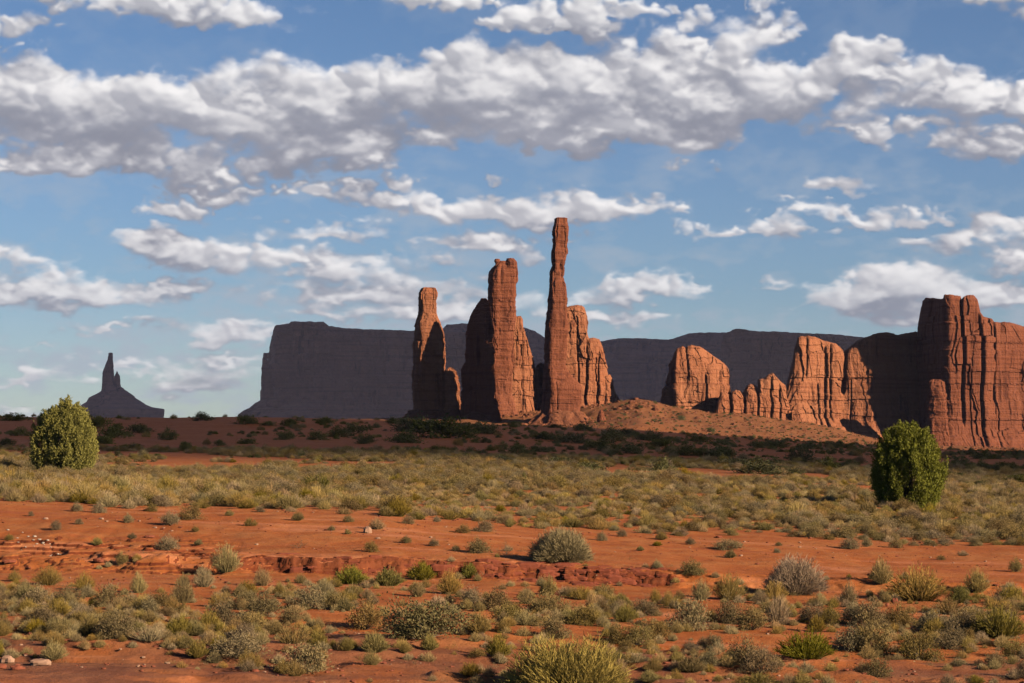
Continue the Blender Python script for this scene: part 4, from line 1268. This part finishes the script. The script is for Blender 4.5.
SLOPE = [
    ('S', 78, 511.5, 14, 9), ('S', 100, 513, 15, 10), ('S', 57, 530, 13, 10), ('S', 80, 525, 9, 6), ('S', 129, 523, 13, 9), ('S', 171, 525, 19, 13), ('S', 192, 520, 24, 16), ('S', 133, 539, 10, 6),
    ('S', 168.5, 550, 24, 15), ('Y', 98, 545, 11, 8), ('S', 251, 526, 13, 8), ('Y', 298, 521, 13, 9), ('S', 196, 532, 8, 6), ('Y', 199, 546, 9, 6), ('S', 32, 516, 7, 5), ('S', 10, 540, 9, 6),
    ('S', 332, 531, 9, 5), ('W', 300, 548, 17, 8), ('S', 261, 512, 10, 6), ('S', 349, 522.5, 11, 7), ('S', 348, 535, 7, 5), ('G', 377, 529, 19, 12), ('S', 372, 552, 17, 11), ('S', 408, 524, 13, 9),
    ('S', 406, 543, 12, 7), ('S', 434, 546, 11, 8), ('S', 437, 522, 9, 6), ('S', 456, 551, 9, 6), ('S', 463, 533, 14, 9), ('S', 478.5, 553, 25, 15), ('S', 484, 532, 21, 12), ('Y', 509, 527, 9, 8),
    ('S', 602, 541, 11, 9), ('S', 622, 537, 11, 8), ('Y', 657, 546, 10, 5), ('Y', 661, 540, 13, 8), ('S', 727, 550, 28, 11), ('Y', 730, 558, 12, 8), ('S', 776, 553, 9, 5), ('S', 778, 546, 8, 4),
    ('S', 848, 549, 19, 12), ('S', 866, 547, 12, 9), ('S', 895, 548, 16, 10), ('S', 1014, 572, 15, 13), ('S', 230, 516, 10, 6), ('S', 152, 512, 12, 8), ('Y', 640, 551, 8, 5), ('S', 690, 545, 12, 7), ('S', 940, 560, 9, 5), ('G', 962, 556, 14, 6),
]


def label_plants():
    """a label of its own for each plant: its look and where it stands by a plant one can find"""
    marks = [(x, y, w, h, lab) for (k, x, y, w, h, lab) in FRONT]
    short = [
        "the large rounded rabbitbrush on the slope", "the largest olive shrub", "the tall straw shrub at the bottom edge", "the dry pinkish shrub", "the wide silver-green shrub",
        "the large snakeweed mound", "the dark green shrub at lower right", "the tall rabbitbrush at the bank's left end", "the wide tan-green sagebrush", "the low dark sagebrush at lower left",
        "the tallest sagebrush at lower left", "the dense sagebrush with the long shadow", "the broad dark sagebrush", None, "the sagebrush pair in open sand", None,
        "the green shrubs under the bank", None, "the small green shrub by the bank", "the lime-green shrub", "the yellowish rabbitbrush", None, "the big sagebrush left of centre",
        "the round sagebrush at left", "the sagebrush heap right of centre", "the pale rosette", "the leftmost pale rabbitbrush", None, "the slender pale rabbitbrush", "the flat boulder", "the bright cushion at lower left",
        "the sagebrush with the black shadow", "the dead twiggy shrub", "the dry brown twiggy shrub", "the leaning rabbitbrush"]
    seen = set(m[4] for m in marks)
    out = []
    rows = [(r, "wash") for r in ROWS] + [(r, "slope") for r in SLOPE]
    for (k, x, y, w, h), where in rows:
        size = "small" if w < (20 if where == "wash" else 11) else ("wide" if w > 33 else "")
        cand = []
        for (mx, my, mw, mh, lab), sh in zip(marks, short):
            if sh is None: continue
            dx, dy = x - mx, (y - my) * 1.6
            d = math.hypot(dx, dy)
            if abs(dx) > abs(dy): rel = "just left of" if dx < 0 else "just right of"
            else: rel = "just behind" if dy < 0 else "just in front of"
            if d > 60 + mw / 2: rel = {"just left of": "well left of", "just right of": "well right of", "just behind": "far behind", "just in front of": "well in front of"}[rel]
            cand.append((d, rel + " " + sh))
        cand.sort()
        lab = None
        for wd in ("", "low ", "narrow ", "ragged "):
            if wd == "low " and h > 0.62 * w: continue
            if wd == "narrow " and h < 0.85 * w: continue
            if wd == "ragged ": continue
            for d, tx in cand[:5]:
                c = (wd + (size + " " if size else "") + LOOK[k] + " " + tx).strip()
                if len(c.split()) <= 16 and c not in seen:
                    lab = c
                    break
            if lab: break
        if lab is None:
            lab = ("small " if size == "small" else "") + LOOK[k] + (" among the mixed shrubs of the wash" if where == "wash" else " scattered on the bare red slope")
        else:
            seen.add(lab)
        out.append((k, x, y, w, h, lab, "shrubs along the wash" if where == "wash" else "shrubs scattered on the red slope"))
    return out


def build_front():
    for (k, x, y, w, h, lab) in FRONT:
        X, Y, z = ground_at(x, y)
        plant(k, X, Y, z, w / F * Y, h / F * Y, True, lab, "shrubs along the wash")
    for (k, x, y, w, h, lab, grp) in label_plants():
        X, Y, z = ground_at(x, y)
        plant(k, X, Y, z, w / F * Y * 1.05, h / F * Y * 1.05, True, lab, grp)


build_front()


def build_wash_fill():
    g = np.random.default_rng(51)
    done = 0
    while done < 105:
        x, y = g.uniform(-5, 1029), g.normal(616, 17)
        if y < 592 or y > 668: continue
        if fbm(np.array([x * 0.012]), np.array([y * 0.03]), np.array([0.0]), 3, 52)[0] < (-0.05 if x > 640 or x < 340 else 0.05): continue
        k = ['S', 'S', 'G', 'R', 'Y'][g.integers(0, 5)]
        w = g.uniform(12, 30)
        X, Y, z = ground_at(x, y)
        plant(k, X, Y, z, w / F * Y, w * g.uniform(0.45, 0.75) / F * Y, True, "low " + LOOK[k] + " merging into its neighbours in the mixed band of the wash", "low shrubs of the mixed band")
        done += 1
    # wisps of dry grass and dead stems, most of them gathered round the shrubs
    n = 1500
    Y = g.uniform(37, 66, n)
    X = g.uniform(-0.26, 0.26, n) * Y
    spots = [(o.location.x, o.location.y, o.scale.x) for o in C.objects if o.get('group') in ("shrubs along the wash", "low shrubs of the mixed band")]
    q = np.array(spots)[g.integers(0, len(spots), 1700)]
    X = np.concatenate([X, q[:, 0] + g.normal(0, 0.62, 1700) * (0.3 + q[:, 2])])
    Y = np.concatenate([Y, q[:, 1] + g.normal(0, 0.62, 1700) * (0.3 + q[:, 2])])
    near = np.concatenate([np.zeros(n, bool), np.ones(1700, bool)])
    z = terrain(X, Y)
    row = row_of(z, Y)
    k = near | ((fbm(X * 0.25, Y * 0.25, 0 * X, 3, 62) > 0.02) & (row > 586))
    X, Y, z = X[k], Y[k], z[k]
    w = g.uniform(0.10, 0.36, len(X))
    protos = [a for a, b in PLANT['G'][:3]] + [a for a, b in PLANT['W'][:2]] + [a for a, b in PLANT['R'][:1]]
    o = points_object("dry_grass", np.stack([X, Y, z - 0.01], 1), g.integers(0, 6, len(X)), g.uniform(0, 6.28, len(X)), np.stack([w, w, w * 0.8], 1), protos)
    tag(o, "wisps of dry grass and dead stems on the wash floor", kind="stuff")



# ------------------------------------------------------------------ the scrub belt: near clumps one by one, the rest as one mass
def edge_row(px):
    return np.interp(px, [-600, 0, 130, 250, 340, 440, 520, 620, 700, 760, 860, 960, 1024, 1600],
                     [500, 501, 506, 508, 510, 518, 526, 531, 536, 533, 542, 546, 545, 545])


def scrub_points(n, y0, y1, seed, half=0.275, margin=0.0):
    g = np.random.default_rng(seed)
    Y = np.sqrt(g.uniform(y0 * y0, y1 * y1, n))
    X = g.uniform(-half, half, n) * Y
    z = terrain(X, Y)
    px = 512 + F * X / Y
    row = row_of(z, Y)
    dens = fbm(X * 0.10, Y * 0.07, 0 * X, 4, 77) + 0.25 * fbm(X * 0.5, Y * 0.5, 0 * X, 2, 78)
    keep = (row < edge_row(px) + g.normal(0, 1.6, n)) & (dens > np.interp(Y, [82, 106, 124, 165], [-0.95, -0.70, -0.18, -0.03]) - margin)
    return X[keep], Y[keep], z[keep], px[keep], row[keep], dens[keep]


KINDS = ['S', 'G', 'Y', 'R']


def scatter_nodes(o, protos):
    """instances of the clump meshes on the points of this one object"""
    col = bpy.data.collections.new("scrub_clumps")
    for i, me in enumerate(protos):
        p = bpy.data.objects.new("clump_%02d" % i, me)
        col.objects.link(p)
    ng = bpy.data.node_groups.new("scatter", 'GeometryNodeTree')
    ng.interface.new_socket("Geometry", in_out='INPUT', socket_type='NodeSocketGeometry')
    ng.interface.new_socket("Geometry", in_out='OUTPUT', socket_type='NodeSocketGeometry')
    N, Lk = ng.nodes, ng.links
    gi, go = N.new('NodeGroupInput'), N.new('NodeGroupOutput')
    ci = N.new('GeometryNodeCollectionInfo')
    ci.inputs['Collection'].default_value = col
    ci.inputs['Separate Children'].default_value = True
    ci.inputs['Reset Children'].default_value = True
    ip = N.new('GeometryNodeInstanceOnPoints')
    ip.inputs['Pick Instance'].default_value = True

    def attr(name, typ):
        a = N.new('GeometryNodeInputNamedAttribute')
        a.data_type = typ
        a.inputs['Name'].default_value = name
        return [s for s in a.outputs if s.name == 'Attribute'][0]
    Lk.new(gi.outputs[0], ip.inputs['Points'])
    Lk.new(ci.outputs[0], ip.inputs['Instance'])
    Lk.new(attr('idx', 'INT'), ip.inputs['Instance Index'])
    cb = N.new('ShaderNodeCombineXYZ')
    Lk.new(attr('rotz', 'FLOAT'), cb.inputs[2])
    Lk.new(cb.outputs[0], ip.inputs['Rotation'])
    Lk.new(attr('size', 'FLOAT_VECTOR'), ip.inputs['Scale'])
    Lk.new(ip.outputs[0], go.inputs[0])
    md = o.modifiers.new("scatter", 'NODES')
    md.node_group = ng


def points_object(name, P, idx, rotz, size, protos):
    me = bpy.data.meshes.new(name)
    me.vertices.add(len(P))
    me.vertices.foreach_set("co", np.asarray(P, np.float32).ravel())
    for nm, ty, val, key in (("idx", 'INT', idx.astype(np.int32), "value"), ("rotz", 'FLOAT', rotz.astype(np.float32), "value"), ("size", 'FLOAT_VECTOR', size.astype(np.float32), "vector")):
        a = me.attributes.new(nm, ty, 'POINT')
        a.data.foreach_set(key, np.ascontiguousarray(val).ravel())
    o = obj(name, me)
    scatter_nodes(o, protos)
    return o


build_wash_fill()


def build_scrub():
    g = np.random.default_rng(5)
    X, Y, z, px, row, dens = scrub_points(42000, 66, 200, 3, 0.48)
    kn = fbm(X * 0.06, Y * 0.05, 0 * X, 3, 88) + g.normal(0, 0.30, len(X))
    kind = np.where(kn < -0.06, 0, np.where(kn < 0.38, 1, np.where(kn < 0.46, 2, 3)))
    w = np.clip(g.lognormal(-0.42, 0.30, len(X)), 0.3, 1.25) * np.clip(0.8 + 0.5 * dens, 0.6, 1.15)
    w = np.where(kind == 1, w * 0.85, w)
    h = w * g.uniform(0.38, 0.66, len(X))
    inview = (px > -12) & (px < 1036)
    show = np.where(inview, w / Y, 0)
    order = np.argsort(-show)
    quota = {0: 170, 1: 60, 2: 35, 3: 45}
    lab = {0: "grey-green sagebrush clump at the near side of the dense scrub belt", 1: "straw-coloured grass tuft at the near side of the dense scrub belt",
           2: "yellow-green snakeweed cushion at the near side of the dense scrub belt", 3: "pale rabbitbrush clump at the near side of the dense scrub belt"}
    one = np.zeros(len(X), bool)
    for i in order:
        k = int(kind[i])
        if quota[k] > 0 and show[i] > 0:
            quota[k] -= 1
            one[i] = True
            plant(KINDS[k], X[i], Y[i], z[i], w[i], h[i], False, lab[k], {0: "sagebrush clumps of the scrub belt", 1: "grass tufts of the scrub belt", 2: "snakeweed cushions of the scrub belt", 3: "rabbitbrush clumps of the scrub belt"}[k])
    protos, start = [], []
    for k in KINDS:
        start.append(len(protos))
        protos += [a for a, b in PLANT[k][:4]]
    r = ~one
    kk = kind[r]
    idx = np.array(start)[kk] + g.integers(0, 4, r.sum())
    hn = np.array([HT[k] for k in KINDS])[kk]
    size = np.stack([w[r], w[r], h[r] / hn], 1)
    o = points_object("desert_scrub", np.stack([X[r], Y[r], z[r] - 0.02], 1), idx, g.uniform(0, 6.28, r.sum()), size, protos)
    tag(o, "dense grey-green and straw scrub covering the flat above the slope", kind="stuff")
    # standouts in the belt
    for (k, x, y, ww, hh, lb) in [('N', 318, 491, 46, 17, "bright green leafy shrub glowing in the grey scrub belt, left of centre"), ('N', 524, 489, 11, 20, "slender yellow-green upright shrub in the scrub belt below the spires"),
                                  ('N', 421, 462, 34, 9, "low green shrub at the far edge of the scrub belt")][:2]:
        XX, YY, zz = ground_at(x, y)
        plant(k, XX, YY, zz, ww / F * YY, hh / F * YY, True, lb)


build_scrub()


def build_dune():
    g = np.random.default_rng(15)
    # picked out on the shaded dune: column, foot row, width, height
    picked = [(203, 421, 26, 9), (247, 424, 30, 11), (290, 426, 22, 9), (355, 434, 26, 12), (440, 438, 62, 24), (418, 432, 50, 18), (405, 443, 40, 12), (338, 437, 30, 10), (365, 444, 22, 10), (318, 440, 22, 11), (286, 440, 20, 10),
              (247, 444, 26, 7), (219, 446, 12, 8), (186, 449, 14, 9), (168, 440, 22, 11), (186, 451, 16, 8), (138, 433, 26, 11), (118, 429, 14, 7), (14, 421, 34, 8), (20, 436, 26, 9), (8, 446, 20, 10), (100, 428, 30, 14), (112, 438, 34, 14),
              (130, 449, 30, 7), (104, 444, 24, 10), (270, 426, 16, 6), (325, 424, 20, 8), (395, 424, 20, 7), (460, 430, 22, 8), (486, 434, 30, 12), (515, 426, 18, 6), (582, 431, 24, 9), (556, 428, 16, 5), (626, 436, 26, 9), (612, 441, 30, 12),
              (650, 441, 28, 10), (570, 443, 38, 11), (545, 440, 30, 9), (600, 450, 34, 12), (632, 454, 26, 12), (662, 447, 30, 10), (700, 442, 24, 8), (722, 445, 20, 7), (690, 456, 34, 12), (664, 478, 30, 18), (590, 472, 30, 12),
              (720, 458, 30, 14), (735, 468, 40, 12), (760, 474, 44, 14), (775, 447, 30, 8), (758, 448, 20, 8), (800, 462, 28, 14), (810, 449, 24, 7), (828, 472, 28, 14), (840, 448, 26, 6), (846, 467, 18, 6), (795, 476, 20, 10),
              (690, 430.5, 9, 6), (663, 424, 8, 4.5), (560, 465, 30, 10), (520, 455, 28, 9), (500, 462, 30, 8), (540, 452, 24, 8), (470, 456, 26, 8), (440, 452, 24, 8), (410, 452, 22, 7), (960, 466, 28, 9), (985, 459, 24, 8), (1005, 470, 30, 10), (1015, 482, 28, 9), (952, 478, 24, 8), (968, 455, 22, 6), (1012, 455, 26, 6), (975, 487, 26, 8)]
    for (x, y, w, h) in picked:
        X, Y, z = ground_at(x, y)
        if Y > 560: continue
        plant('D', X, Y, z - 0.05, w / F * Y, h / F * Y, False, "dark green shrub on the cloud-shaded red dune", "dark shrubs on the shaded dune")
    # smaller ones
    n = 900
    Y = np.sqrt(g.uniform(170 ** 2, 520 ** 2, n))
    X = g.uniform(-0.27, 0.27, n) * Y
    z = terrain(X, Y)
    px = 512 + F * X / Y
    dens = fbm(X * 0.03, Y * 0.02, 0 * X, 3, 99) + np.interp(px, [0, 250, 420, 520, 800, 1024], [-0.30, -0.28, -0.05, 0.22, 0.15, 0.22])
    k = dens > 0.0
    X, Y, z, px = X[k], Y[k], z[k], px[k]
    w = g.uniform(0.5, 1.7, len(X))
    vis = (px > -10) & (px < 1034)
    cnt = 0
    rest = []
    for i in np.argsort(-w / Y):
        if vis[i] and cnt < 150:
            cnt += 1
            plant('D' if g.random() < 0.6 else 'S', X[i], Y[i], z[i] - 0.03, w[i], w[i] * g.uniform(0.45, 0.6), False, None, None)
            o = C.objects[-1]
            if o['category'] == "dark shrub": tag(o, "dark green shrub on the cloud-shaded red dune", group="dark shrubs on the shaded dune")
            else: tag(o, "dull sagebrush on the cloud-shaded red dune", group="sagebrush on the shaded dune")
        else:
            rest.append(i)
    # low cover on the dune
    m = 8600
    Y2 = np.sqrt(g.uniform(165 ** 2, 500 ** 2, m))
    X2 = g.uniform(-0.45, 0.45, m) * Y2
    z2 = terrain(X2, Y2)
    p2 = 512 + F * X2 / Y2
    d2 = fbm(X2 * 0.035, Y2 * 0.02, 0 * X2, 3, 199) + np.interp(p2, [0, 250, 420, 520, 800, 1024], [-0.22, -0.26, -0.05, 0.12, 0.02, 0.16]) - np.interp(Y2, [165, 210, 500], [-0.25, 0.0, 0.12])
    kk = d2 > 0.0
    P = np.concatenate([np.stack([X2, Y2, z2], 1)[kk], np.stack([X, Y, z], 1)[rest]])
    ww = np.concatenate([g.uniform(0.35, 0.95, kk.sum()), w[rest]])
    protos = [a for a, b in PLANT['D'][:4]] + [a for a, b in PLANT['S'][:4]]
    idx = g.integers(0, 8, len(P))
    o = points_object("dune_scrub", P, idx, g.uniform(0, 6.28, len(P)), np.stack([ww, ww, ww * g.uniform(0.6, 0.9, len(P))], 1), protos)
    tag(o, "low dark scrub scattered over the shaded dune", kind="stuff")


build_dune()


def build_talus_shrubs():
    g = np.random.default_rng(25)
    # tiny shrubs on the sunlit talus below the walls
    n = 500
    Y = g.uniform(1015, 1150, n)
    px = g.uniform(575, 905, n)
    X = (px - 512) / F * Y
    z = terrain(X, Y)
    P = np.stack([X, Y, z - 0.1], 1)
    w = g.uniform(0.6, 2.0, n)
    protos = [a for a, b in PLANT['D'][:4]] + [a for a, b in PLANT['S'][:3]]
    o = points_object("talus_scrub", P, g.integers(0, 7, n), g.uniform(0, 6.28, n), np.stack([w, w, w * 0.8], 1), protos)
    tag(o, "tiny dots of scrub on the sunlit talus", kind="stuff")
    for (x, y, w, lb) in [(681, 420, 9, "dark shrub on the sunlit talus left of the isolated butte's foot"), (711, 432, 9, "lone dark shrub on the sunlit talus below the rounded knobs"), (640, 408, 6, "dark shrub on the talus crest right of the double-peaked fin")]:
        Yt = np.linspace(1010, 1160, 200)
        Xt = (x - 512) / F * Yt
        r = row_of(terrain(Xt, Yt), Yt)
        k = int(np.argmin(np.abs(r - y)))
        plant('D', Xt[k], Yt[k], float(terrain(Xt[k:k + 1], Yt[k:k + 1])[0]) - 0.2, w / F * Yt[k], w * 0.65 / F * Yt[k], False, lb)


build_talus_shrubs()


# ------------------------------------------------------------------ junipers
def juniper(px, row, w_px, h_px, prof, lobes, seed, label, mat='juniper'):
    X, Y, z = ground_at(px, row)
    W_, H_ = w_px / F * Y, h_px / F * Y
    e = empty("juniper", (X, Y, z - 0.05))
    tag(e, label, "juniper tree")
    V, Fq = juniper_mesh(prof, seed, lobes)
    V = V * np.array([W_, W_, H_])
    c = obj("crown", mesh_from("juniper_crown", V, Fq, ML[mat]), e)
    g = np.random.default_rng(seed)
    # trunk: several twisted stems from one base
    parts = []
    for k in range(6):
        th = k * 1.05 + g.uniform(-0.3, 0.3)
        pts = [np.array([0.02 * math.cos(th), 0.02 * math.sin(th), -0.02])]
        for s in range(1, 6):
            pts.append(pts[-1] + np.array([0.045 * math.cos(th), 0.045 * math.sin(th), 0.13]) + g.normal(size=3) * 0.012)
        pts = np.array(pts) * np.array([W_, W_, H_])
        rad = np.linspace(0.035, 0.008, 6) * W_
        ring = np.linspace(0, 2 * np.pi, 7, endpoint=False)
        Vv = np.concatenate([p + np.stack([np.cos(ring) * r, np.sin(ring) * r, 0 * ring], 1) for p, r in zip(pts, rad)])
        parts.append((Vv, grid_faces(6, 7, True)))
    Vt, Ft = join(parts)
    obj("trunk", mesh_from("juniper_trunk", Vt, Ft, ML['bark'], smooth=True), e)
    return e


juniper(907, 508, 68, 80, [(0, .33), (.10, .41), (.25, .47), (.45, .50), (.62, .47), (.78, .38), (.90, .25), (1, .06)], [(0, 0, 1.0, -0.02, 0.92, 1.75)], 301,
        "dense egg-shaped dark green juniper at the edge of the scrub on the right")
juniper(64, 473, 60, 66, [(0, .32), (.12, .43), (.35, .50), (.55, .49), (.72, .43), (.88, .28), (1, .08)],
        [(0.12, 0, 0.74, -0.02, 0.90, 1.0), (-0.27, 0.05, 0.52, -0.02, 0.80, 0.55), (0.26, -0.05, 0.52, -0.02, 0.74, 0.5), (0.02, 0.0, 0.26, 0.55, 1.0, 0.16), (-0.18, -0.1, 0.24, 0.5, 0.88, 0.14)], 302,
        "yellow-green juniper with a ragged pointed top, standing alone on the left", 'juniper_gold')



# ------------------------------------------------------------------ stones
def stone_mesh(seed, mat, flat=0.6, box=0.8):
    g = np.random.default_rng(seed)
    n, m = 10, 16
    ph = np.linspace(-math.pi / 2, math.pi / 2, n)
    th = np.linspace(0, 2 * np.pi, m, endpoint=False)
    PH, TH = np.meshgrid(ph, th, indexing='ij')
    d = np.stack([np.cos(PH) * np.cos(TH), np.cos(PH) * np.sin(TH), np.sin(PH)], -1)
    d = np.sign(d) * np.abs(d) ** box
    r = 0.5 * (1 + 0.38 * fbm(d[..., 0] * 1.4 + seed, d[..., 1] * 1.4, d[..., 2] * 1.4, 3, seed))
    V = d * r[..., None] * np.array([1, 0.8, flat])
    return mesh_from("stone", V.reshape(-1, 3), grid_faces(n, m, True), mat, smooth=False)


def build_stones():
    g = np.random.default_rng(35)
    st = [stone_mesh(i, ML['stone']) for i in range(4)]
    wh = [stone_mesh(10 + i, ML['white']) for i in range(4)]
    rd = [stone_mesh(20 + i, ML['redstone'], 0.5) for i in range(4)]

    def put(name, me, x, y, w, h, label, cat, group=None):
        X, Y, z = ground_at(x, y)
        o = obj(name, me, None, (X, Y, z + h / F * Y * 0.25))
        k = w / F * Y
        o.scale = (k, k, h / F * Y / 0.6)
        o.rotation_euler.z = g.uniform(-0.5, 0.5)
        tag(o, label, cat, group)
    put("boulder", st[0], 9, 663, 14, 10, "rounded pale boulder at the far left on the slickrock", "boulder")
    put("boulder", st[1], 42, 665, 21, 8, "flat pale boulder beside the yellow tuft on the slickrock", "boulder")
    put("boulder", st[2], 368, 533, 9, 8, "single pale stone lying on the bare slope above the cut bank", "boulder")
    for i in range(22):
        x = g.normal(45, 11) if i < 16 else g.normal(30, 22)
        y = 536 + abs(g.normal(0, 9)) + (x - 36) * 0.35
        s = g.uniform(1.2, 3.8)
        put("white_stone", wh[i % 4], x, min(y, 560), s, s * 0.5, "white limestone chip in the pale rubble patch on the left slope", "white stone", "white stones of the rubble patch")
    for (x, y, w, h, lb) in [(893, 603, 7, 8, "upright red stone by the wide silver-green shrub"), (886, 607, 4, 5, "pale chip at the foot of the upright red stone"), (1010, 606, 26, 8, "low red stone slab near the right edge under the slope"),
                             (10, 563, 14, 5, "red stone slab on the far left below the slope"), (100, 562, 12, 6, "red stone block below the white rubble patch"), (150, 538, 10, 4, "small red ledge block on the left slope")]:
        put("red_stone", rd[int(x) % 4], x, y, w, h, lb, "red stone")
    # pebbles and chips nobody could count
    n = 3600
    Y = np.concatenate([g.uniform(34, 48, n // 2), g.uniform(48, 74, n - n // 2)])
    X = g.uniform(-0.26, 0.26, n) * Y
    z = terrain(X, Y)
    k = fbm(X * 0.35, Y * 0.35, 0 * X, 3, 61) > -0.05
    X, Y, z = X[k], Y[k], z[k]
    s = np.clip(g.lognormal(-3.1, 0.55, len(X)), 0.018, 0.22)
    protos = rd + st[:2]
    idx = np.where(g.random(len(X)) < 0.86, g.integers(0, 4, len(X)), g.integers(4, 6, len(X)))
    o = points_object("pebbles", np.stack([X, Y, z + s * 0.08], 1), idx, g.uniform(0, 6.28, len(X)), np.stack([s, s, s * 0.8], 1), protos)
    tag(o, "red and pale pebbles strewn over the sand", kind="stuff")
    # broken layers standing out of the cut bank
    n = 260
    px = np.concatenate([g.uniform(486, 668, 210), g.uniform(252, 486, 50)])
    P, S = [], []
    bl = [stone_mesh(60 + i, ML['bankstone'], 0.34, 0.42) for i in range(4)]
    for x in px:
        Yl = np.linspace(56.6, 59.2, 90)
        Xl = (x - 512) / F * Yl
        zl = terrain(Xl, Yl)
        rise = np.gradient(zl)
        on = np.where(rise > 0.006)[0]
        if not len(on): continue
        i = g.choice(on)
        w = np.clip(g.lognormal(-1.45, 0.5), 0.08, 0.7)
        P.append((Xl[i], Yl[i] + 0.22 * w, zl[i] - 0.05 * w))
        S.append((w, w * 0.7, w * g.uniform(0.55, 1.0)))
    P, S = np.array(P), np.array(S)
    o = points_object("bank_rock", P, g.integers(0, 4, len(P)), g.uniform(-0.35, 0.35, len(P)), S, bl)
    tag(o, "broken layers of dark red rock in the cut bank", kind="stuff")
    # rubble on the talus below the walls
    n = 2000
    Y = g.uniform(1010, 1160, n)
    px = g.uniform(560, 1060, n)
    X = (px - 512) / F * Y
    z = terrain(X, Y)
    s = np.clip(g.lognormal(-0.45, 0.5, n), 0.3, 2.6)
    m = 520       # fallen blocks round the feet of the spires
    foot = np.array([[432, 1142], [500, 1138], [561, 1088], [561, 1088], [520, 1150], [600, 1160], [640, 1120]])[g.integers(0, 7, m)]
    Yf = foot[:, 1] + g.normal(0, 9, m)
    pf = foot[:, 0] + g.normal(0, 17, m)
    Xf = (pf - 512) / F * Yf
    X, Y, z = np.concatenate([X, Xf]), np.concatenate([Y, Yf]), np.concatenate([z, terrain(Xf, Yf)])
    s = np.concatenate([s, np.clip(g.lognormal(0.1, 0.55, m), 0.5, 4.5)])
    n = n + m
    big = [stone_mesh(40 + i, M_TALUS, 0.7) for i in range(4)]
    o = points_object("talus_blocks", np.stack([X, Y, z], 1), g.integers(0, 4, n), g.uniform(0, 6.28, n), np.stack([s, s, s], 1), big)
    tag(o, "fallen blocks strewn over the sunlit talus", kind="stuff")


build_stones()
